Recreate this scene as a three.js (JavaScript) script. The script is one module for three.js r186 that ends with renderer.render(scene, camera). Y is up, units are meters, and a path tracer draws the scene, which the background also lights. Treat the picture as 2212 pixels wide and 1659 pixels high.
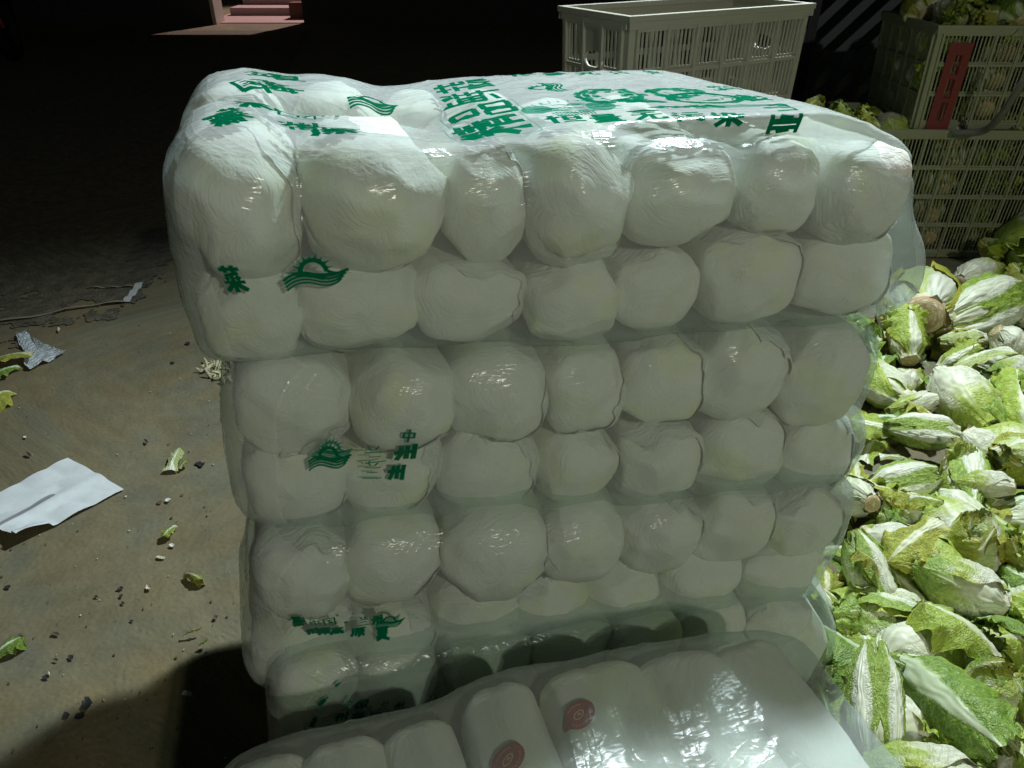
import * as THREE from 'three';
import { mergeGeometries } from 'three/addons/utils/BufferGeometryUtils.js';
import { createNoise3D } from 'simplex-noise';

// ───────────────────────── camera, sky, lamps, exposure ─────────────────────────
const scene = new THREE.Scene();
const PITCH = THREE.MathUtils.degToRad(-32), EYE = new THREE.Vector3(0, 1.22, 0);
const camera = new THREE.PerspectiveCamera(54.56, 4 / 3, 0.02, 120);
camera.position.copy(EYE); camera.rotation.x = PITCH;
const renderer = new THREE.WebGLRenderer({ antialias: true });
renderer.setSize(1024, 768);
renderer.toneMapping = THREE.LinearToneMapping;
renderer.toneMappingExposure = 1;
renderer.shadowMap.enabled = true;

// night sky: almost black, a little blue
{
  const W = 64, H = 32, d = new Float32Array(W * H * 4);
  for (let i = 0; i < W * H; i++) { d[i * 4] = 0.0034; d[i * 4 + 1] = 0.0044; d[i * 4 + 2] = 0.0046; d[i * 4 + 3] = 1; }
  const t = new THREE.DataTexture(d, W, H, THREE.RGBAFormat, THREE.FloatType);
  t.mapping = THREE.EquirectangularReflectionMapping; t.magFilter = THREE.LinearFilter; t.needsUpdate = true;
  scene.background = t; scene.environment = t;
}
const moon = new THREE.DirectionalLight(0xcfd8ff, 0.006);
moon.name = 'moonlight'; moon.position.set(2, 6, -4); moon.castShadow = true; moon.shadow.radius = 4;
scene.add(moon, moon.target);

const WORK_LAMP = { at: [1.02, 2.95, -2.6], to: [0.35, 0.4, -0.75], color: [0.86, 0.98, 1.02], cd: 46, angle: 54, penumbra: 0.7 };
const FRONT_LAMP = { at: [1.55, 2.65, 2.2], to: [-0.1, 0.5, -0.95], color: [1.0, 0.98, 0.8], cd: 12.2, angle: 57, penumbra: 0.75 };

// ───────────────────────── helpers ─────────────────────────
const { sin, cos, abs, min, max, PI, sqrt, pow, exp, log, floor, hypot } = Math;
function rng(seed) { let s = seed >>> 0; return () => { s = (s + 0x6d2b79f5) | 0; let t = Math.imul(s ^ (s >>> 15), 1 | s); t = (t + Math.imul(t ^ (t >>> 7), 61 | t)) ^ t; return ((t ^ (t >>> 14)) >>> 0) / 4294967296; }; }
const noise3 = createNoise3D(rng(7));
const fbm = (x, y, z, n = 4) => { let s = 0, a = 0.5; for (let i = 0; i < n; i++) { s += a * noise3(x, y, z); x *= 2.03; y *= 2.03; z *= 2.03; a *= 0.5; } return s; };
const clamp = (x, a, b) => min(b, max(a, x)), lerp = (a, b, t) => a + (b - a) * t;
const sstep = (a, b, x) => { const t = clamp((x - a) / (b - a), 0, 1); return t * t * (3 - 2 * t); };
const V = (x, y, z) => new THREE.Vector3(x, y, z);
const used = new Map();
function numbered(name) { const n = used.get(name) ?? 0; used.set(name, n + 1); return n ? `${name}_${String(n).padStart(3, '0')}` : name; }
function tag(o, label, category, group, kind) { if (label) o.userData.label = label; if (category) o.userData.category = category; if (group) o.userData.group = group; if (kind) o.userData.kind = kind; return o; }
function thing(name, label, category, group) { const o = new THREE.Group(); o.name = numbered(name); scene.add(o); return tag(o, label, category, group); }
function part(parent, name, geo, mat) { const m = new THREE.Mesh(geo, mat); m.name = name; m.castShadow = m.receiveShadow = true; parent.add(m); return m; }
function single(name, geo, mat, label, category, group, kind) { const m = new THREE.Mesh(geo, mat); m.name = numbered(name); m.castShadow = m.receiveShadow = true; scene.add(m); return tag(m, label, category, group, kind); }
// layout: a place on the photograph (2212 wide) followed to a plane of the scene
const FPX = 1609, CX = 1106, CY = 829.5;
function ray(px, py) { const nx = (px - CX) / FPX, ny = (CY - py) / FPX; return V(nx, ny * cos(PITCH) + sin(PITCH), ny * sin(PITCH) - cos(PITCH)); }
function onY(px, py, y = 0) { const d = ray(px, py); return d.multiplyScalar((y - EYE.y) / d.y).add(EYE); }
function onD(px, py, D) { const d = ray(px, py); return d.multiplyScalar(-D / d.z).add(EYE); }
const LEAN = 0.268;   // the stack stands turned 15 degrees: its right end is farther off
function onFront(px, py, D0) { const d = ray(px, py), t = D0 / (-d.z - LEAN * d.x); return { p: d.multiplyScalar(t).add(EYE), t }; }
function grid(nu, nv, f, uvf) {
  const P = [], U = [], I = [];
  for (let j = 0; j <= nv; j++) for (let i = 0; i <= nu; i++) { const p = f(i / nu, j / nv); P.push(p.x, p.y, p.z); const q = uvf ? uvf(i / nu, j / nv) : [i / nu, j / nv]; U.push(q[0], q[1]); }
  for (let j = 0; j < nv; j++) for (let i = 0; i < nu; i++) { const a = j * (nu + 1) + i, b = a + 1, c = a + nu + 1, d = c + 1; I.push(a, b, d, a, d, c); }
  const g = new THREE.BufferGeometry();
  g.setAttribute('position', new THREE.Float32BufferAttribute(P, 3)); g.setAttribute('uv', new THREE.Float32BufferAttribute(U, 2)); g.setIndex(I); g.computeVertexNormals();
  return g;
}
function bx(w, h, d, x = 0, y = 0, z = 0) { return new THREE.BoxGeometry(w, h, d).translate(x, y, z); }
function cv(w, h, draw) { const c = document.createElement('canvas'); c.width = w; c.height = h; const g = c.getContext('2d'); draw(g, w, h); return c; }
function ctex(c, srgb = true, repeat) { const t = new THREE.CanvasTexture(c); if (srgb) t.colorSpace = THREE.SRGBColorSpace; t.magFilter = THREE.LinearFilter; if (repeat) { t.wrapS = t.wrapT = THREE.RepeatWrapping; t.repeat.set(...repeat); } return t; }
function dtex(w, h, f, srgb, repeat) {
  const d = new Uint8Array(w * h * 4);
  for (let y = 0; y < h; y++) for (let x = 0; x < w; x++) { const c = f(x / w, y / h), o = (y * w + x) * 4; for (let k = 0; k < 3; k++) d[o + k] = clamp(Array.isArray(c) ? c[k] : c, 0, 1) * 255; d[o + 3] = 255; }
  const t = new THREE.DataTexture(d, w, h); t.magFilter = THREE.LinearFilter; t.wrapS = t.wrapT = THREE.RepeatWrapping; if (srgb) t.colorSpace = THREE.SRGBColorSpace; if (repeat) t.repeat.set(...repeat); t.needsUpdate = true; return t;
}
// noise that tiles over the unit square
const tile = (u, v, f, s = 0) => { const a = u * 2 * PI, b = v * 2 * PI, r = f / (2 * PI); return noise3(cos(a) * r + s, sin(a) * r + cos(b) * r * 1.31, sin(b) * r - s); };

// ───────────────────────── surfaces ─────────────────────────
const M = {};
const S = (o) => new THREE.MeshStandardMaterial(o), P = (o) => new THREE.MeshPhysicalMaterial(o);
{
  const hash2 = (u, v) => { const q = sin(u * 127910.1 + v * 311709.7) * 43758.5453; return q - floor(q); };
  const ground = dtex(1024, 1024, (u, v) => {
    const a = tile(u, v, 5), b = tile(u, v, 22, 3), c = tile(u, v, 90, 5), d = tile(u, v, 260, 9);
    const k = 0.485 + 0.03 * a + 0.024 * b + 0.014 * c + 0.012 * d + 0.02 * (hash2(u, v) - 0.5), speck = tile(u, v, 150, 14) > 0.86 ? -0.08 : tile(u, v, 190, 17) > 0.87 ? 0.05 : 0;
    const w = 0.02 * tile(u, v, 9, 21);
    return [k * 0.9 + speck + w, k * 0.845 + speck, k * 0.645 + speck - w];
  }, true);
  const groundBump = dtex(512, 512, (u, v) => 0.5 + 0.2 * tile(u, v, 30, 2) + 0.25 * tile(u, v, 120, 4));
  M.concrete = S({ map: ground, bumpMap: groundBump, bumpScale: 0.0022, roughness: 0.85 });
  const asph = dtex(512, 512, (u, v) => { const k = 0.335 + 0.05 * tile(u, v, 20, 31) + 0.06 * tile(u, v, 120, 33); return [k * 1.05, k, k * 0.82]; }, true);
  M.asphalt = S({ map: asph, bumpMap: groundBump, bumpScale: 0.005, roughness: 0.9 });
  const crumple = dtex(512, 512, (u, v) => {
    const r = (f, s) => 1 - abs(tile(u, v, f, s));
    return 0.5 * r(4, 1) * r(7, 5) + 0.3 * r(13, 9) + 0.2 * r(27, 12);
  });
  M.paper = P({ vertexColors: true, bumpMap: crumple, bumpScale: 0.0012, roughness: 0.7, sheen: 0.2, sheenRoughness: 0.6 });
  M.fold = P({ color: new THREE.Color(0.74, 0.77, 0.72), bumpMap: crumple, bumpScale: 0.0025, roughness: 0.68, transmission: 0.12 });
  M.crumple = crumple;
  M.filmBump = dtex(1024, 512, (u, v) => {
    const w = 0.06 * tile(u, v, 6, 40), s = 1 - abs(tile(u + w, v, 10, 41)), t = 1 - abs(noise3(cos(u * 2 * PI) * 6, sin(u * 2 * PI) * 6 + v * 2.5, 50));
    const cr = pow(1 - abs(tile(u, v * 0.999, 7, 61)), 14) + 0.8 * pow(1 - abs(tile(u, v, 12, 66)), 16); return 0.3 * s + 0.25 * pow(t, 3) + 0.35 * min(1, cr) + 0.15 * (1 - abs(tile(u, v, 30, 44))) + 0.1 * tile(u, v, 60, 47);
  });
  M.stickerRed = S({ color: new THREE.Color(0.33, 0.035, 0.03), roughness: 0.45 });
}

// ───────────────────────── lettering: strokes in a 100 x 100 box ─────────────────────────
const R4 = (a, b, c, d) => [[a, b, c, b], [c, b, c, d], [c, d, a, d], [a, d, a, b]];
const GLYPH = {
  中: [...R4(16, 28, 84, 62), [50, 4, 50, 98]],
  国: [...R4(8, 6, 92, 95), [26, 28, 74, 28], [30, 50, 70, 50], [20, 76, 80, 76], [50, 28, 50, 76], [61, 58, 70, 67]],
  兰: [[28, 4, 40, 20], [74, 4, 60, 20], [14, 34, 86, 34], [26, 60, 74, 60], [6, 92, 94, 92]],
  州: [[28, 8, 28, 60], [28, 60, 14, 96], [53, 8, 53, 92], [82, 4, 82, 98], [8, 38, 14, 56], [38, 36, 43, 54], [64, 36, 69, 54]],
  高: [[50, 0, 50, 14], [6, 16, 94, 16], ...R4(30, 25, 70, 42), [12, 98, 12, 53], [12, 53, 88, 53], [88, 53, 88, 95], ...R4(34, 64, 66, 84)],
  原: [[12, 8, 94, 8], [14, 8, 14, 60], [14, 60, 3, 97], ...R4(34, 24, 80, 56), [34, 40, 80, 40], [57, 56, 57, 92], [57, 92, 47, 87], [38, 66, 27, 85], [72, 66, 86, 85]],
  夏: [[8, 6, 92, 6], [50, 6, 46, 16], ...R4(26, 16, 74, 56), [26, 29, 74, 29], [26, 42, 74, 42], [40, 58, 14, 82], [34, 66, 74, 66], [74, 66, 16, 98], [34, 74, 92, 98]],
  菜: [[8, 14, 92, 14], [32, 3, 32, 25], [68, 3, 68, 25], [82, 28, 22, 37], [24, 42, 31, 52], [48, 40, 53, 50], [80, 40, 68, 53], [6, 62, 94, 62], [50, 52, 50, 99], [46, 64, 8, 94], [54, 64, 92, 94]],
  娃: [[28, 4, 13, 60], [13, 60, 42, 96], [41, 32, 8, 96], [4, 32, 46, 32], [71, 4, 71, 45], [53, 22, 90, 22], [48, 45, 97, 45], [72, 48, 72, 94], [54, 67, 91, 67], [47, 95, 98, 95]],
  山: [[50, 8, 50, 86], [12, 34, 12, 88], [88, 34, 88, 94], [12, 88, 88, 88]],
  亚: [[6, 10, 94, 10], [36, 10, 36, 90], [64, 10, 64, 90], [14, 34, 24, 68], [86, 34, 76, 68], [4, 92, 96, 92]],
  恒: [[18, 4, 18, 98], [5, 30, 11, 46], [29, 28, 35, 40], [44, 10, 95, 10], ...R4(52, 27, 88, 72), [52, 50, 88, 50], [40, 93, 99, 93]],
  量: [...R4(26, 5, 74, 33), [26, 19, 74, 19], [6, 43, 94, 43], ...R4(24, 52, 76, 74), [24, 63, 76, 63], [50, 52, 50, 96], [16, 85, 84, 85], [6, 97, 94, 97]],
  无: [[18, 12, 82, 12], [6, 40, 94, 40], [46, 12, 42, 55], [42, 55, 8, 96], [60, 42, 60, 90], [60, 90, 94, 90], [94, 90, 94, 74]],
  污: [[14, 8, 25, 19], [7, 36, 18, 47], [9, 94, 26, 60], [44, 14, 90, 14], [34, 37, 98, 37], [55, 37, 48, 60], [48, 60, 87, 60], [87, 60, 80, 96], [80, 96, 64, 90]],
  染: [[13, 5, 22, 14], [7, 22, 16, 31], [9, 48, 24, 35], [54, 3, 40, 50], [34, 18, 73, 18], [73, 18, 73, 42], [73, 42, 94, 45], [94, 45, 94, 36], [5, 62, 95, 62], [50, 52, 50, 99], [46, 64, 10, 95], [54, 64, 90, 95]],
  精: [[24, 3, 24, 98], [5, 36, 45, 36], [8, 8, 14, 26], [42, 8, 34, 26], [22, 40, 4, 76], [27, 40, 44, 62], [52, 12, 98, 12], [55, 25, 95, 25], [48, 39, 99, 39], [74, 3, 74, 39], [57, 50, 57, 98], [57, 50, 93, 50], [93, 50, 93, 96], [57, 65, 93, 65], [57, 80, 93, 80]],
  品: [...R4(28, 6, 72, 40), ...R4(6, 56, 44, 95), ...R4(56, 56, 95, 95)],
  鲜: [[26, 3, 10, 26], [22, 12, 42, 12], ...R4(10, 28, 46, 66), [10, 47, 46, 47], [28, 28, 28, 66], [4, 86, 50, 82], [60, 6, 68, 20], [90, 6, 82, 20], [56, 28, 97, 28], [58, 48, 95, 48], [53, 68, 99, 68], [76, 28, 76, 99]],
  蔬: [[6, 14, 94, 14], [32, 3, 32, 25], [68, 3, 68, 25], [8, 34, 44, 34], [28, 34, 28, 92], [12, 54, 12, 92], [5, 94, 46, 86], [30, 62, 44, 62], [54, 36, 97, 36], [70, 28, 62, 52], [62, 52, 92, 50], [60, 62, 54, 96], [75, 62, 75, 94], [89, 62, 89, 90], [89, 90, 98, 88]],
};
function glyph(g, ch, x, y, w, h, weight = 0.11, turn = 0, skew = 0) {
  g.save(); g.translate(x, y); g.rotate(turn); g.transform(1, 0, skew, 1, 0, 0);
  g.lineCap = 'butt'; g.lineJoin = 'miter';
  for (const [a, b, c, d] of GLYPH[ch]) {
    const flat = abs(d - b) < abs(c - a) * 0.4;
    g.lineWidth = min(w, h) * weight * (flat ? 0.75 : 1.15);
    const dx = c - a, dy = d - b, l = hypot(dx, dy) || 1, e = 2;
    g.beginPath(); g.moveTo(((a - dx / l * e) / 100 - 0.5) * w, ((b - dy / l * e) / 100 - 0.5) * h); g.lineTo(((c + dx / l * e) / 100 - 0.5) * w, ((d + dy / l * e) / 100 - 0.5) * h); g.stroke();
  }
  g.restore();
}
// the emblem: a rising sun with rays over waves
function sunEmblem(g, x, y, w, h, turn = 0) {
  g.save(); g.translate(x, y); g.rotate(turn); g.scale(w / 130, h / 76);
  const cy = 6, r = 22;
  g.beginPath();
  for (let i = 0; i <= 9; i++) {
    const a = PI + (i / 9) * PI, a0 = a - 0.13, a1 = a + 0.13, R = i === 0 || i === 9 ? 50 : 40 + (i % 2) * 3;
    g.moveTo(cos(a0) * (r + 4), cy + sin(a0) * (r + 4));
    g.quadraticCurveTo(cos(a + 0.02) * (R - 12), cy + sin(a + 0.02) * (R - 12), cos(a + 0.1) * R, cy + sin(a + 0.1) * R * 0.98);
    g.quadraticCurveTo(cos(a + 0.12) * (R - 14), cy + sin(a + 0.12) * (R - 14), cos(a1) * (r + 4), cy + sin(a1) * (r + 4));
  }
  g.fill();
  g.lineWidth = 9; g.beginPath(); g.arc(0, cy, r + 2, PI * 0.98, PI * 2.02); g.stroke();
  for (let k = 0; k < 4; k++) {
    const o = k * 7; g.lineWidth = 5.4 - k * 0.5;
    g.beginPath(); g.moveTo(-58 + k * 1, cy + 12 + o); g.bezierCurveTo(-34, cy - 6 + o, -14, cy - 2 + o, 0, cy + 4 + o); g.bezierCurveTo(22, cy + 14 + o, 40, cy + 8 + o, 64 - k * 5, cy - 4 + o); g.stroke();
  }
  g.beginPath(); g.moveTo(-40, cy + 2); g.bezierCurveTo(-20, cy - 6, 10, cy + 12, 58, cy - 2); g.bezierCurveTo(30, cy + 20, 0, cy + 16, -40, cy + 2); g.fill();
  g.restore();
}
const INK = '#037653', INK_DARK = '#006643';
// film with its print: print is opaque, bare film lets light through
function filmMaterials(canvas, pass) {
  const w = canvas.width, h = canvas.height, src = canvas.getContext('2d').getImageData(0, 0, w, h).data;
  const col = cv(w, h, (g) => { g.fillStyle = '#eef4f2'; g.fillRect(0, 0, w, h); g.drawImage(canvas, 0, 0); });
  const tr = cv(w, h, (g) => { const im = g.createImageData(w, h); for (let i = 0; i < w * h; i++) { const v = 255 - src[i * 4 + 3]; im.data[i * 4] = im.data[i * 4 + 1] = im.data[i * 4 + 2] = v; im.data[i * 4 + 3] = 255; } g.putImageData(im, 0, 0); });
  return P({ map: ctex(col), transmissionMap: ctex(tr, false), transmission: pass, thickness: 0, roughness: 0.16, specularIntensity: 0.22, bumpMap: M.filmBump, bumpScale: 0.001, ior: 1.48, side: THREE.DoubleSide });
}
const plainFilm = (pass) => P({ color: new THREE.Color(0.84, 0.9, 0.88), transmission: pass, thickness: 0, roughness: 0.16, specularIntensity: 0.22, bumpMap: M.filmBump, bumpScale: 0.001, ior: 1.48, side: THREE.DoubleSide });

// ───────────────────────── the setting ─────────────────────────
{
  const g = new THREE.PlaneGeometry(120, 120, 1, 1).rotateX(-PI / 2), uv = g.attributes.uv;
  for (let i = 0; i < uv.count; i++) uv.setXY(i, uv.getX(i) * 120 / 1.7, uv.getY(i) * 120 / 1.7);
  single('ground', g, M.concrete, 'dusty concrete floor of the market yard', 'ground', null, 'structure');
  // darker asphalt beside the concrete: a ragged edge near the stack, thinning into flecks on the near side
  const poly = [[480, 425], [452, 478], [428, 505], [400, 548], [372, 572], [345, 600], [300, 640], [268, 660], [225, 668], [120, 690], [0, 700], [-500, 720]].map(([x, y]) => { const q = onY(x, y); return [q.x, q.z]; });
  const X0 = -8, X1 = 2.2, Z0 = -10.5, Z1 = -1.6, N = 1024, al = new Uint8Array(N * N * 4);
  for (let b = 0; b < N; b++) for (let a = 0; a < N; a++) {
    const x = lerp(X0, X1, a / (N - 1)), z = lerp(Z1, Z0, b / (N - 1));
    let d = 1e9, side = 0, at = 0;
    for (let k = 0; k + 1 < poly.length; k++) { const [x0, z0] = poly[k], [x1, z1] = poly[k + 1], dx = x1 - x0, dz = z1 - z0, t = clamp(((x - x0) * dx + (z - z0) * dz) / (dx * dx + dz * dz), 0, 1), e = hypot(x - x0 - t * dx, z - z0 - t * dz); if (e < d) { d = e; side = dx * (z - z0) - dz * (x - x0); at = k + t; } }
    const sd = (side > 0 ? 1 : -1) * d, loose = sstep(6.5, 9, at), n = fbm(x * 5, z * 5, 2, 4) * lerp(0.09, 0.45, loose) + lerp(0.02, 0.06, loose) * noise3(x * 40, z * 40, 6);
    al[(b * N + a) * 4] = al[(b * N + a) * 4 + 1] = al[(b * N + a) * 4 + 2] = sd + n > 0 ? 255 : 0; al[(b * N + a) * 4 + 3] = 255;
  }
  const at_ = new THREE.DataTexture(al, N, N); at_.magFilter = THREE.LinearFilter; at_.needsUpdate = true; at_.channel = 1;
  const ag = grid(4, 4, (s, v) => V(lerp(X0, X1, s), 0.004, lerp(Z1, Z0, v)), (s, v) => [lerp(X0, X1, s) / 1.3, lerp(Z1, Z0, v) / 1.3]);
  const u1 = []; for (let b = 0; b <= 4; b++) for (let a = 0; a <= 4; a++) u1.push(a / 4, b / 4); ag.setAttribute('uv1', new THREE.Float32BufferAttribute(u1, 2));
  const near = M.asphalt.clone(); near.alphaMap = at_; near.alphaTest = 0.5;
  single('asphalt_road', ag, near, 'dark asphalt with a ragged edge beside the concrete', 'road', null, 'structure');
}
// the dark building with a lit passage
const DARKWALL = S({ color: new THREE.Color(0.05, 0.05, 0.055), roughness: 0.9 }), ROSE = S({ color: new THREE.Color(0.45, 0.32, 0.31), roughness: 0.8 });
{
  const D = 11.2, x0 = -4.06, x1 = -2.83;
  const b = thing('market_building', 'dark building at the far end with a lit passage through it', 'building');
  part(b, 'wall', bx(9, 3.4, 0.3, x0 - 4.5, 1.7, -D - 0.15), DARKWALL);
  part(b, 'wall', bx(14, 3.4, 0.3, x1 + 7, 1.7, -D - 0.15), DARKWALL);
  part(b, 'lintel', bx(x1 - x0, 2.15, 0.28, (x0 + x1) / 2, 2.325, -D - 0.15), DARKWALL);
  part(b, 'door_jamb', bx(0.05, 1.25, 0.34, x0 + 0.028, 0.625, -D - 0.13), S({ color: new THREE.Color(0.5, 0.47, 0.42), roughness: 0.5, metalness: 0.3 }));
  part(b, 'passage_floor', bx(1.4, 0.008, 5, (x0 + x1) / 2 - 0.1, 0.006, -D - 2.6), ROSE);
  const st = thing('passage_steps', 'pinkish steps lit beyond the dark building', 'steps');
  part(st, 'step', bx(1.7, 0.11, 0.5, -3.3, 0.055, -D - 1.25), ROSE);
  part(st, 'step', bx(1.5, 0.11, 0.5, -3.35, 0.165, -D - 1.75), ROSE);
  const br = thing('brown_carton', 'brown carton at the end of the lit pink steps', 'carton');
  part(br, 'carton_body', bx(0.28, 0.2, 0.3, -3.02, 0.105, -D - 0.72), S({ color: new THREE.Color(0.16, 0.07, 0.05), roughness: 0.8 }));
  part(br, 'carton_flap', bx(0.27, 0.006, 0.13, -3.02, 0.212, -D - 0.64).rotateX(0.0), S({ color: new THREE.Color(0.2, 0.09, 0.06), roughness: 0.8 }));
}
function lampPost(name, label, L, foot, size) {
  const t = thing(name, label, 'lamp'); t.position.set(foot[0], 0, foot[1]);
  const metal = S({ color: new THREE.Color(0.2, 0.21, 0.22), roughness: 0.5, metalness: 0.6 }), h = L.at[1] + 0.22, dx = L.at[0] - foot[0], dz = L.at[2] - foot[1];
  part(t, 'foot_plate', bx(0.34, 0.02, 0.34, 0, 0.01, 0), metal);
  part(t, 'pole', new THREE.CylinderGeometry(0.025, 0.032, h, 16).translate(0, h / 2 + 0.02, 0), metal);
  const arm = new THREE.TubeGeometry(new THREE.CatmullRomCurve3([V(0, h, 0), V(dx * 0.5, h + 0.06, dz * 0.5), V(dx, h, dz)]), 20, 0.016, 10);
  part(t, 'arm', arm, metal);
  const from = V(...L.at), to = V(...L.to), dir = to.clone().sub(from).normalize(), q = new THREE.Quaternion().setFromUnitVectors(V(0, -1, 0), dir), c = V(dx, L.at[1], dz);
  const shade = part(t, 'lamp_shade', new THREE.LatheGeometry([[0.02, 0.16], [0.05, 0.15], [0.07, 0.1], [size + 0.03, 0.02], [size + 0.032, 0.005], [size + 0.022, 0.005], [0.06, 0.09], [0.02, 0.1]].map((a) => new THREE.Vector2(...a)), 40), metal);
  shade.position.copy(c); shade.quaternion.copy(q);
  const glow = part(t, 'lamp_disc', new THREE.CircleGeometry(size, 40).rotateX(PI / 2), S({ color: 0x222222, emissive: new THREE.Color(...L.color), emissiveIntensity: 6 }));
  glow.position.copy(c).addScaledVector(dir, -0.012); glow.quaternion.copy(q);
  const s = new THREE.SpotLight(new THREE.Color(...L.color), L.cd, 0, THREE.MathUtils.degToRad(L.angle), L.penumbra, 2);
  s.position.copy(from).addScaledVector(dir, 0.012); s.target.position.copy(to); s.castShadow = true; s.shadow.radius = size / 0.02; s.shadow.mapSize.set(2048, 2048); s.name = name + '_beam';
  scene.add(s, s.target);
  return t;
}
lampPost('work_lamp', 'tall lamp hanging over the yard behind the bag stack', WORK_LAMP, [3.1, -2.5], 0.09);
lampPost('aisle_lamp', 'warm lamp on a pole facing the front of the bag stack', FRONT_LAMP, [2.3, 2.8], 0.05);
lampPost('passage_lamp', 'pinkish lamp beyond the dark building', { at: [-0.7, 8, -19], to: [-3.45, 0, -11.2], color: [1, 0.74, 0.7], cd: 430, angle: 14, penumbra: 0.3 }, [0.4, -19.4], 0.15);

// ───────────────────────── paper wrapped cabbages ─────────────────────────
// a head lies along z: its domed end at +z looks out of the bag. a, b: half width and half height, L: length
function headSurface(a, b, L, seed, o = {}) {
  const r = rng(seed), cap = (o.cap ?? 0.62) * min(a, b), e = o.square ?? 2.5, planes = [];
  for (let k = 0; k < 9; k++) {
    const t = r() * 2 * PI, z = k < 6 ? 0.1 + r() * 0.85 : r() - 0.6, s = sqrt(1 - z * z);
    planes.push([cos(t) * s, sin(t) * s, z, 0.9 + r() * 0.09]);
  }
  const taper = (r() - 0.5) * 0.22, twist = r() * 6;
  return (u, v) => {
    // v 0: domed end, 1: far end
    const th = u * 2 * PI, cx = cos(th), cy = sin(th), n = pow(pow(abs(cx), e) + pow(abs(cy), e), -1 / e);
    let z, k;
    if (v < 0.45) { const q = v / 0.45, al = q * PI / 2; k = pow(sin(al), 0.85); z = cap * cos(al); }
    else if (v < 0.75) { k = 1; z = -((v - 0.45) / 0.3) * (L - 2 * cap); }
    else { const al = (1 - (v - 0.75) / 0.25) * PI / 2; k = pow(sin(al), 0.85); z = -(L - 2 * cap) - cap * cos(al); }
    let x = cx * n * k, y = cy * n * k, zz = z / cap; x *= 1 + taper * y;
    const zc = max(zz, 0), len = hypot(x, y, zc);
    let f = 1;
    for (const [px, py, pz, d] of planes) { const q = (x * px + y * py + zc * pz); if (q > d) f = min(f, d / q); }
    const X = x * a * f, Y = y * b * f, Z = zz > 0 ? z * f : z;
    // gathers that run from the middle of the end outwards, and creases
    const gather = k < 0.98 ? (0.0009 * sin(th * 7 + twist + 3 * noise3(X * 14, Y * 14, seed)) + 0.0013 * (1 - abs(noise3(th * 2.4, v * 3, seed + 9)) * 2)) * sstep(0.12, 0.6, v) : 0;
    const w = 0.0034 * fbm(X * 15, Y * 15, Z * 9 + seed, 2) + 0.0022 * (0.5 - abs(noise3(X * 15 + seed, Y * 15, Z * 6))) + gather;
    const l = hypot(X / a, Y / b, max(Z, 0) / cap) || 1;
    return V(X + X / a / l * w, Y + Y / b / l * w, Z + max(Z, 0) / cap / l * w);
  };
}
function headGeometry(surf, seed, show, nu = 60, nv = 38) {
  const g = grid(nu, nv, (u, v) => surf(u, v), (u, v) => [u * 2.2 + seed * 0.137, v * 1.6 + seed * 0.31]);
  // seam
  const n = g.attributes.normal; for (let j = 0; j <= nv; j++) { const i0 = j * (nu + 1), i1 = i0 + nu; const v = V(n.getX(i0) + n.getX(i1), n.getY(i0) + n.getY(i1), n.getZ(i0) + n.getZ(i1)).normalize(); n.setXYZ(i0, v.x, v.y, v.z); n.setXYZ(i1, v.x, v.y, v.z); }
  const p = g.attributes.position, c = new Float32Array(p.count * 3);
  for (let i = 0; i < p.count; i++) {
    const x = p.getX(i), y = p.getY(i), z = p.getZ(i), t = show * sstep(0.0, 0.5, fbm(x * 9 + seed * 3.1, y * 9, z * 5, 2) + 0.06), m = 0.012 * noise3(x * 40, y * 40, z * 40 + seed);
    c[i * 3] = lerp(0.79, 0.76, t) + m; c[i * 3 + 1] = lerp(0.8, 0.79, t) + m; c[i * 3 + 2] = lerp(0.75, 0.52, t) + m;
  }
  g.setAttribute('color', new THREE.BufferAttribute(c, 3));
  return g;
}
// the loose end of the wrapping paper, lying over part of the domed end and standing a little proud
function foldGeometry(surf, seed) {
  const r = rng(seed * 31 + 5), u0 = r(), du = 0.26 + r() * 0.3, v1 = 0.5 + 0.08 * r(), lift = 0.0026 + 0.0012 * r(), k = 0.18 + r() * 0.22;
  return grid(20, 16, (s, t) => {
    const u = u0 + (s - 0.5) * du * lerp(0.75, 1, t), v = lerp(k + 0.08 * sin(s * 9 + seed) * 0.3 + 0.05 * noise3(s * 3, seed, 0), v1, t), q = surf(((u % 1) + 1) % 1, v), o = surf(((u % 1) + 1) % 1, 0.44), l = hypot(q.x, q.y, 0.03);
    const h = lift * (0.5 + 0.9 * abs(noise3(s * 2.5, t * 2, seed + 2))) * (1 - 0.9 * t);
    return V(q.x + q.x / l * h, q.y + q.y / l * h, q.z + 0.03 / l * h + (1 - t) * 0.0015);
  }, (s, t) => [s * 0.7 + seed * 0.2, t * 0.5]);
}
const heads = [];   // for the film that drapes over them
function wrappedCabbage(frame, pos, a, b, L, seed, label, group, o = {}) {
  const t = thing('wrapped_cabbage', label, 'wrapped cabbage', group);
  t.position.copy(pos); t.rotation.set(o.tip ?? 0, frame.yaw + (o.turn ?? 0), frame.roll + (o.roll ?? 0), 'YXZ');
  const surf = headSurface(a, b, L, seed, o);
  part(t, 'paper_wrap', headGeometry(surf, seed, o.show ?? 0.5, o.nu, o.nv), M.paper);
  if (o.fold !== false) part(t, 'paper_fold', foldGeometry(surf, seed), M.fold);
  t.updateMatrixWorld();
  const cap = (o.cap ?? 0.62) * min(a, b);
  heads.push({ e: (o.square ?? 2.5), bag: frame.name, inv: t.matrixWorld.clone().invert(), a, b, cap, len: L - 2 * cap });
  return t;
}

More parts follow.
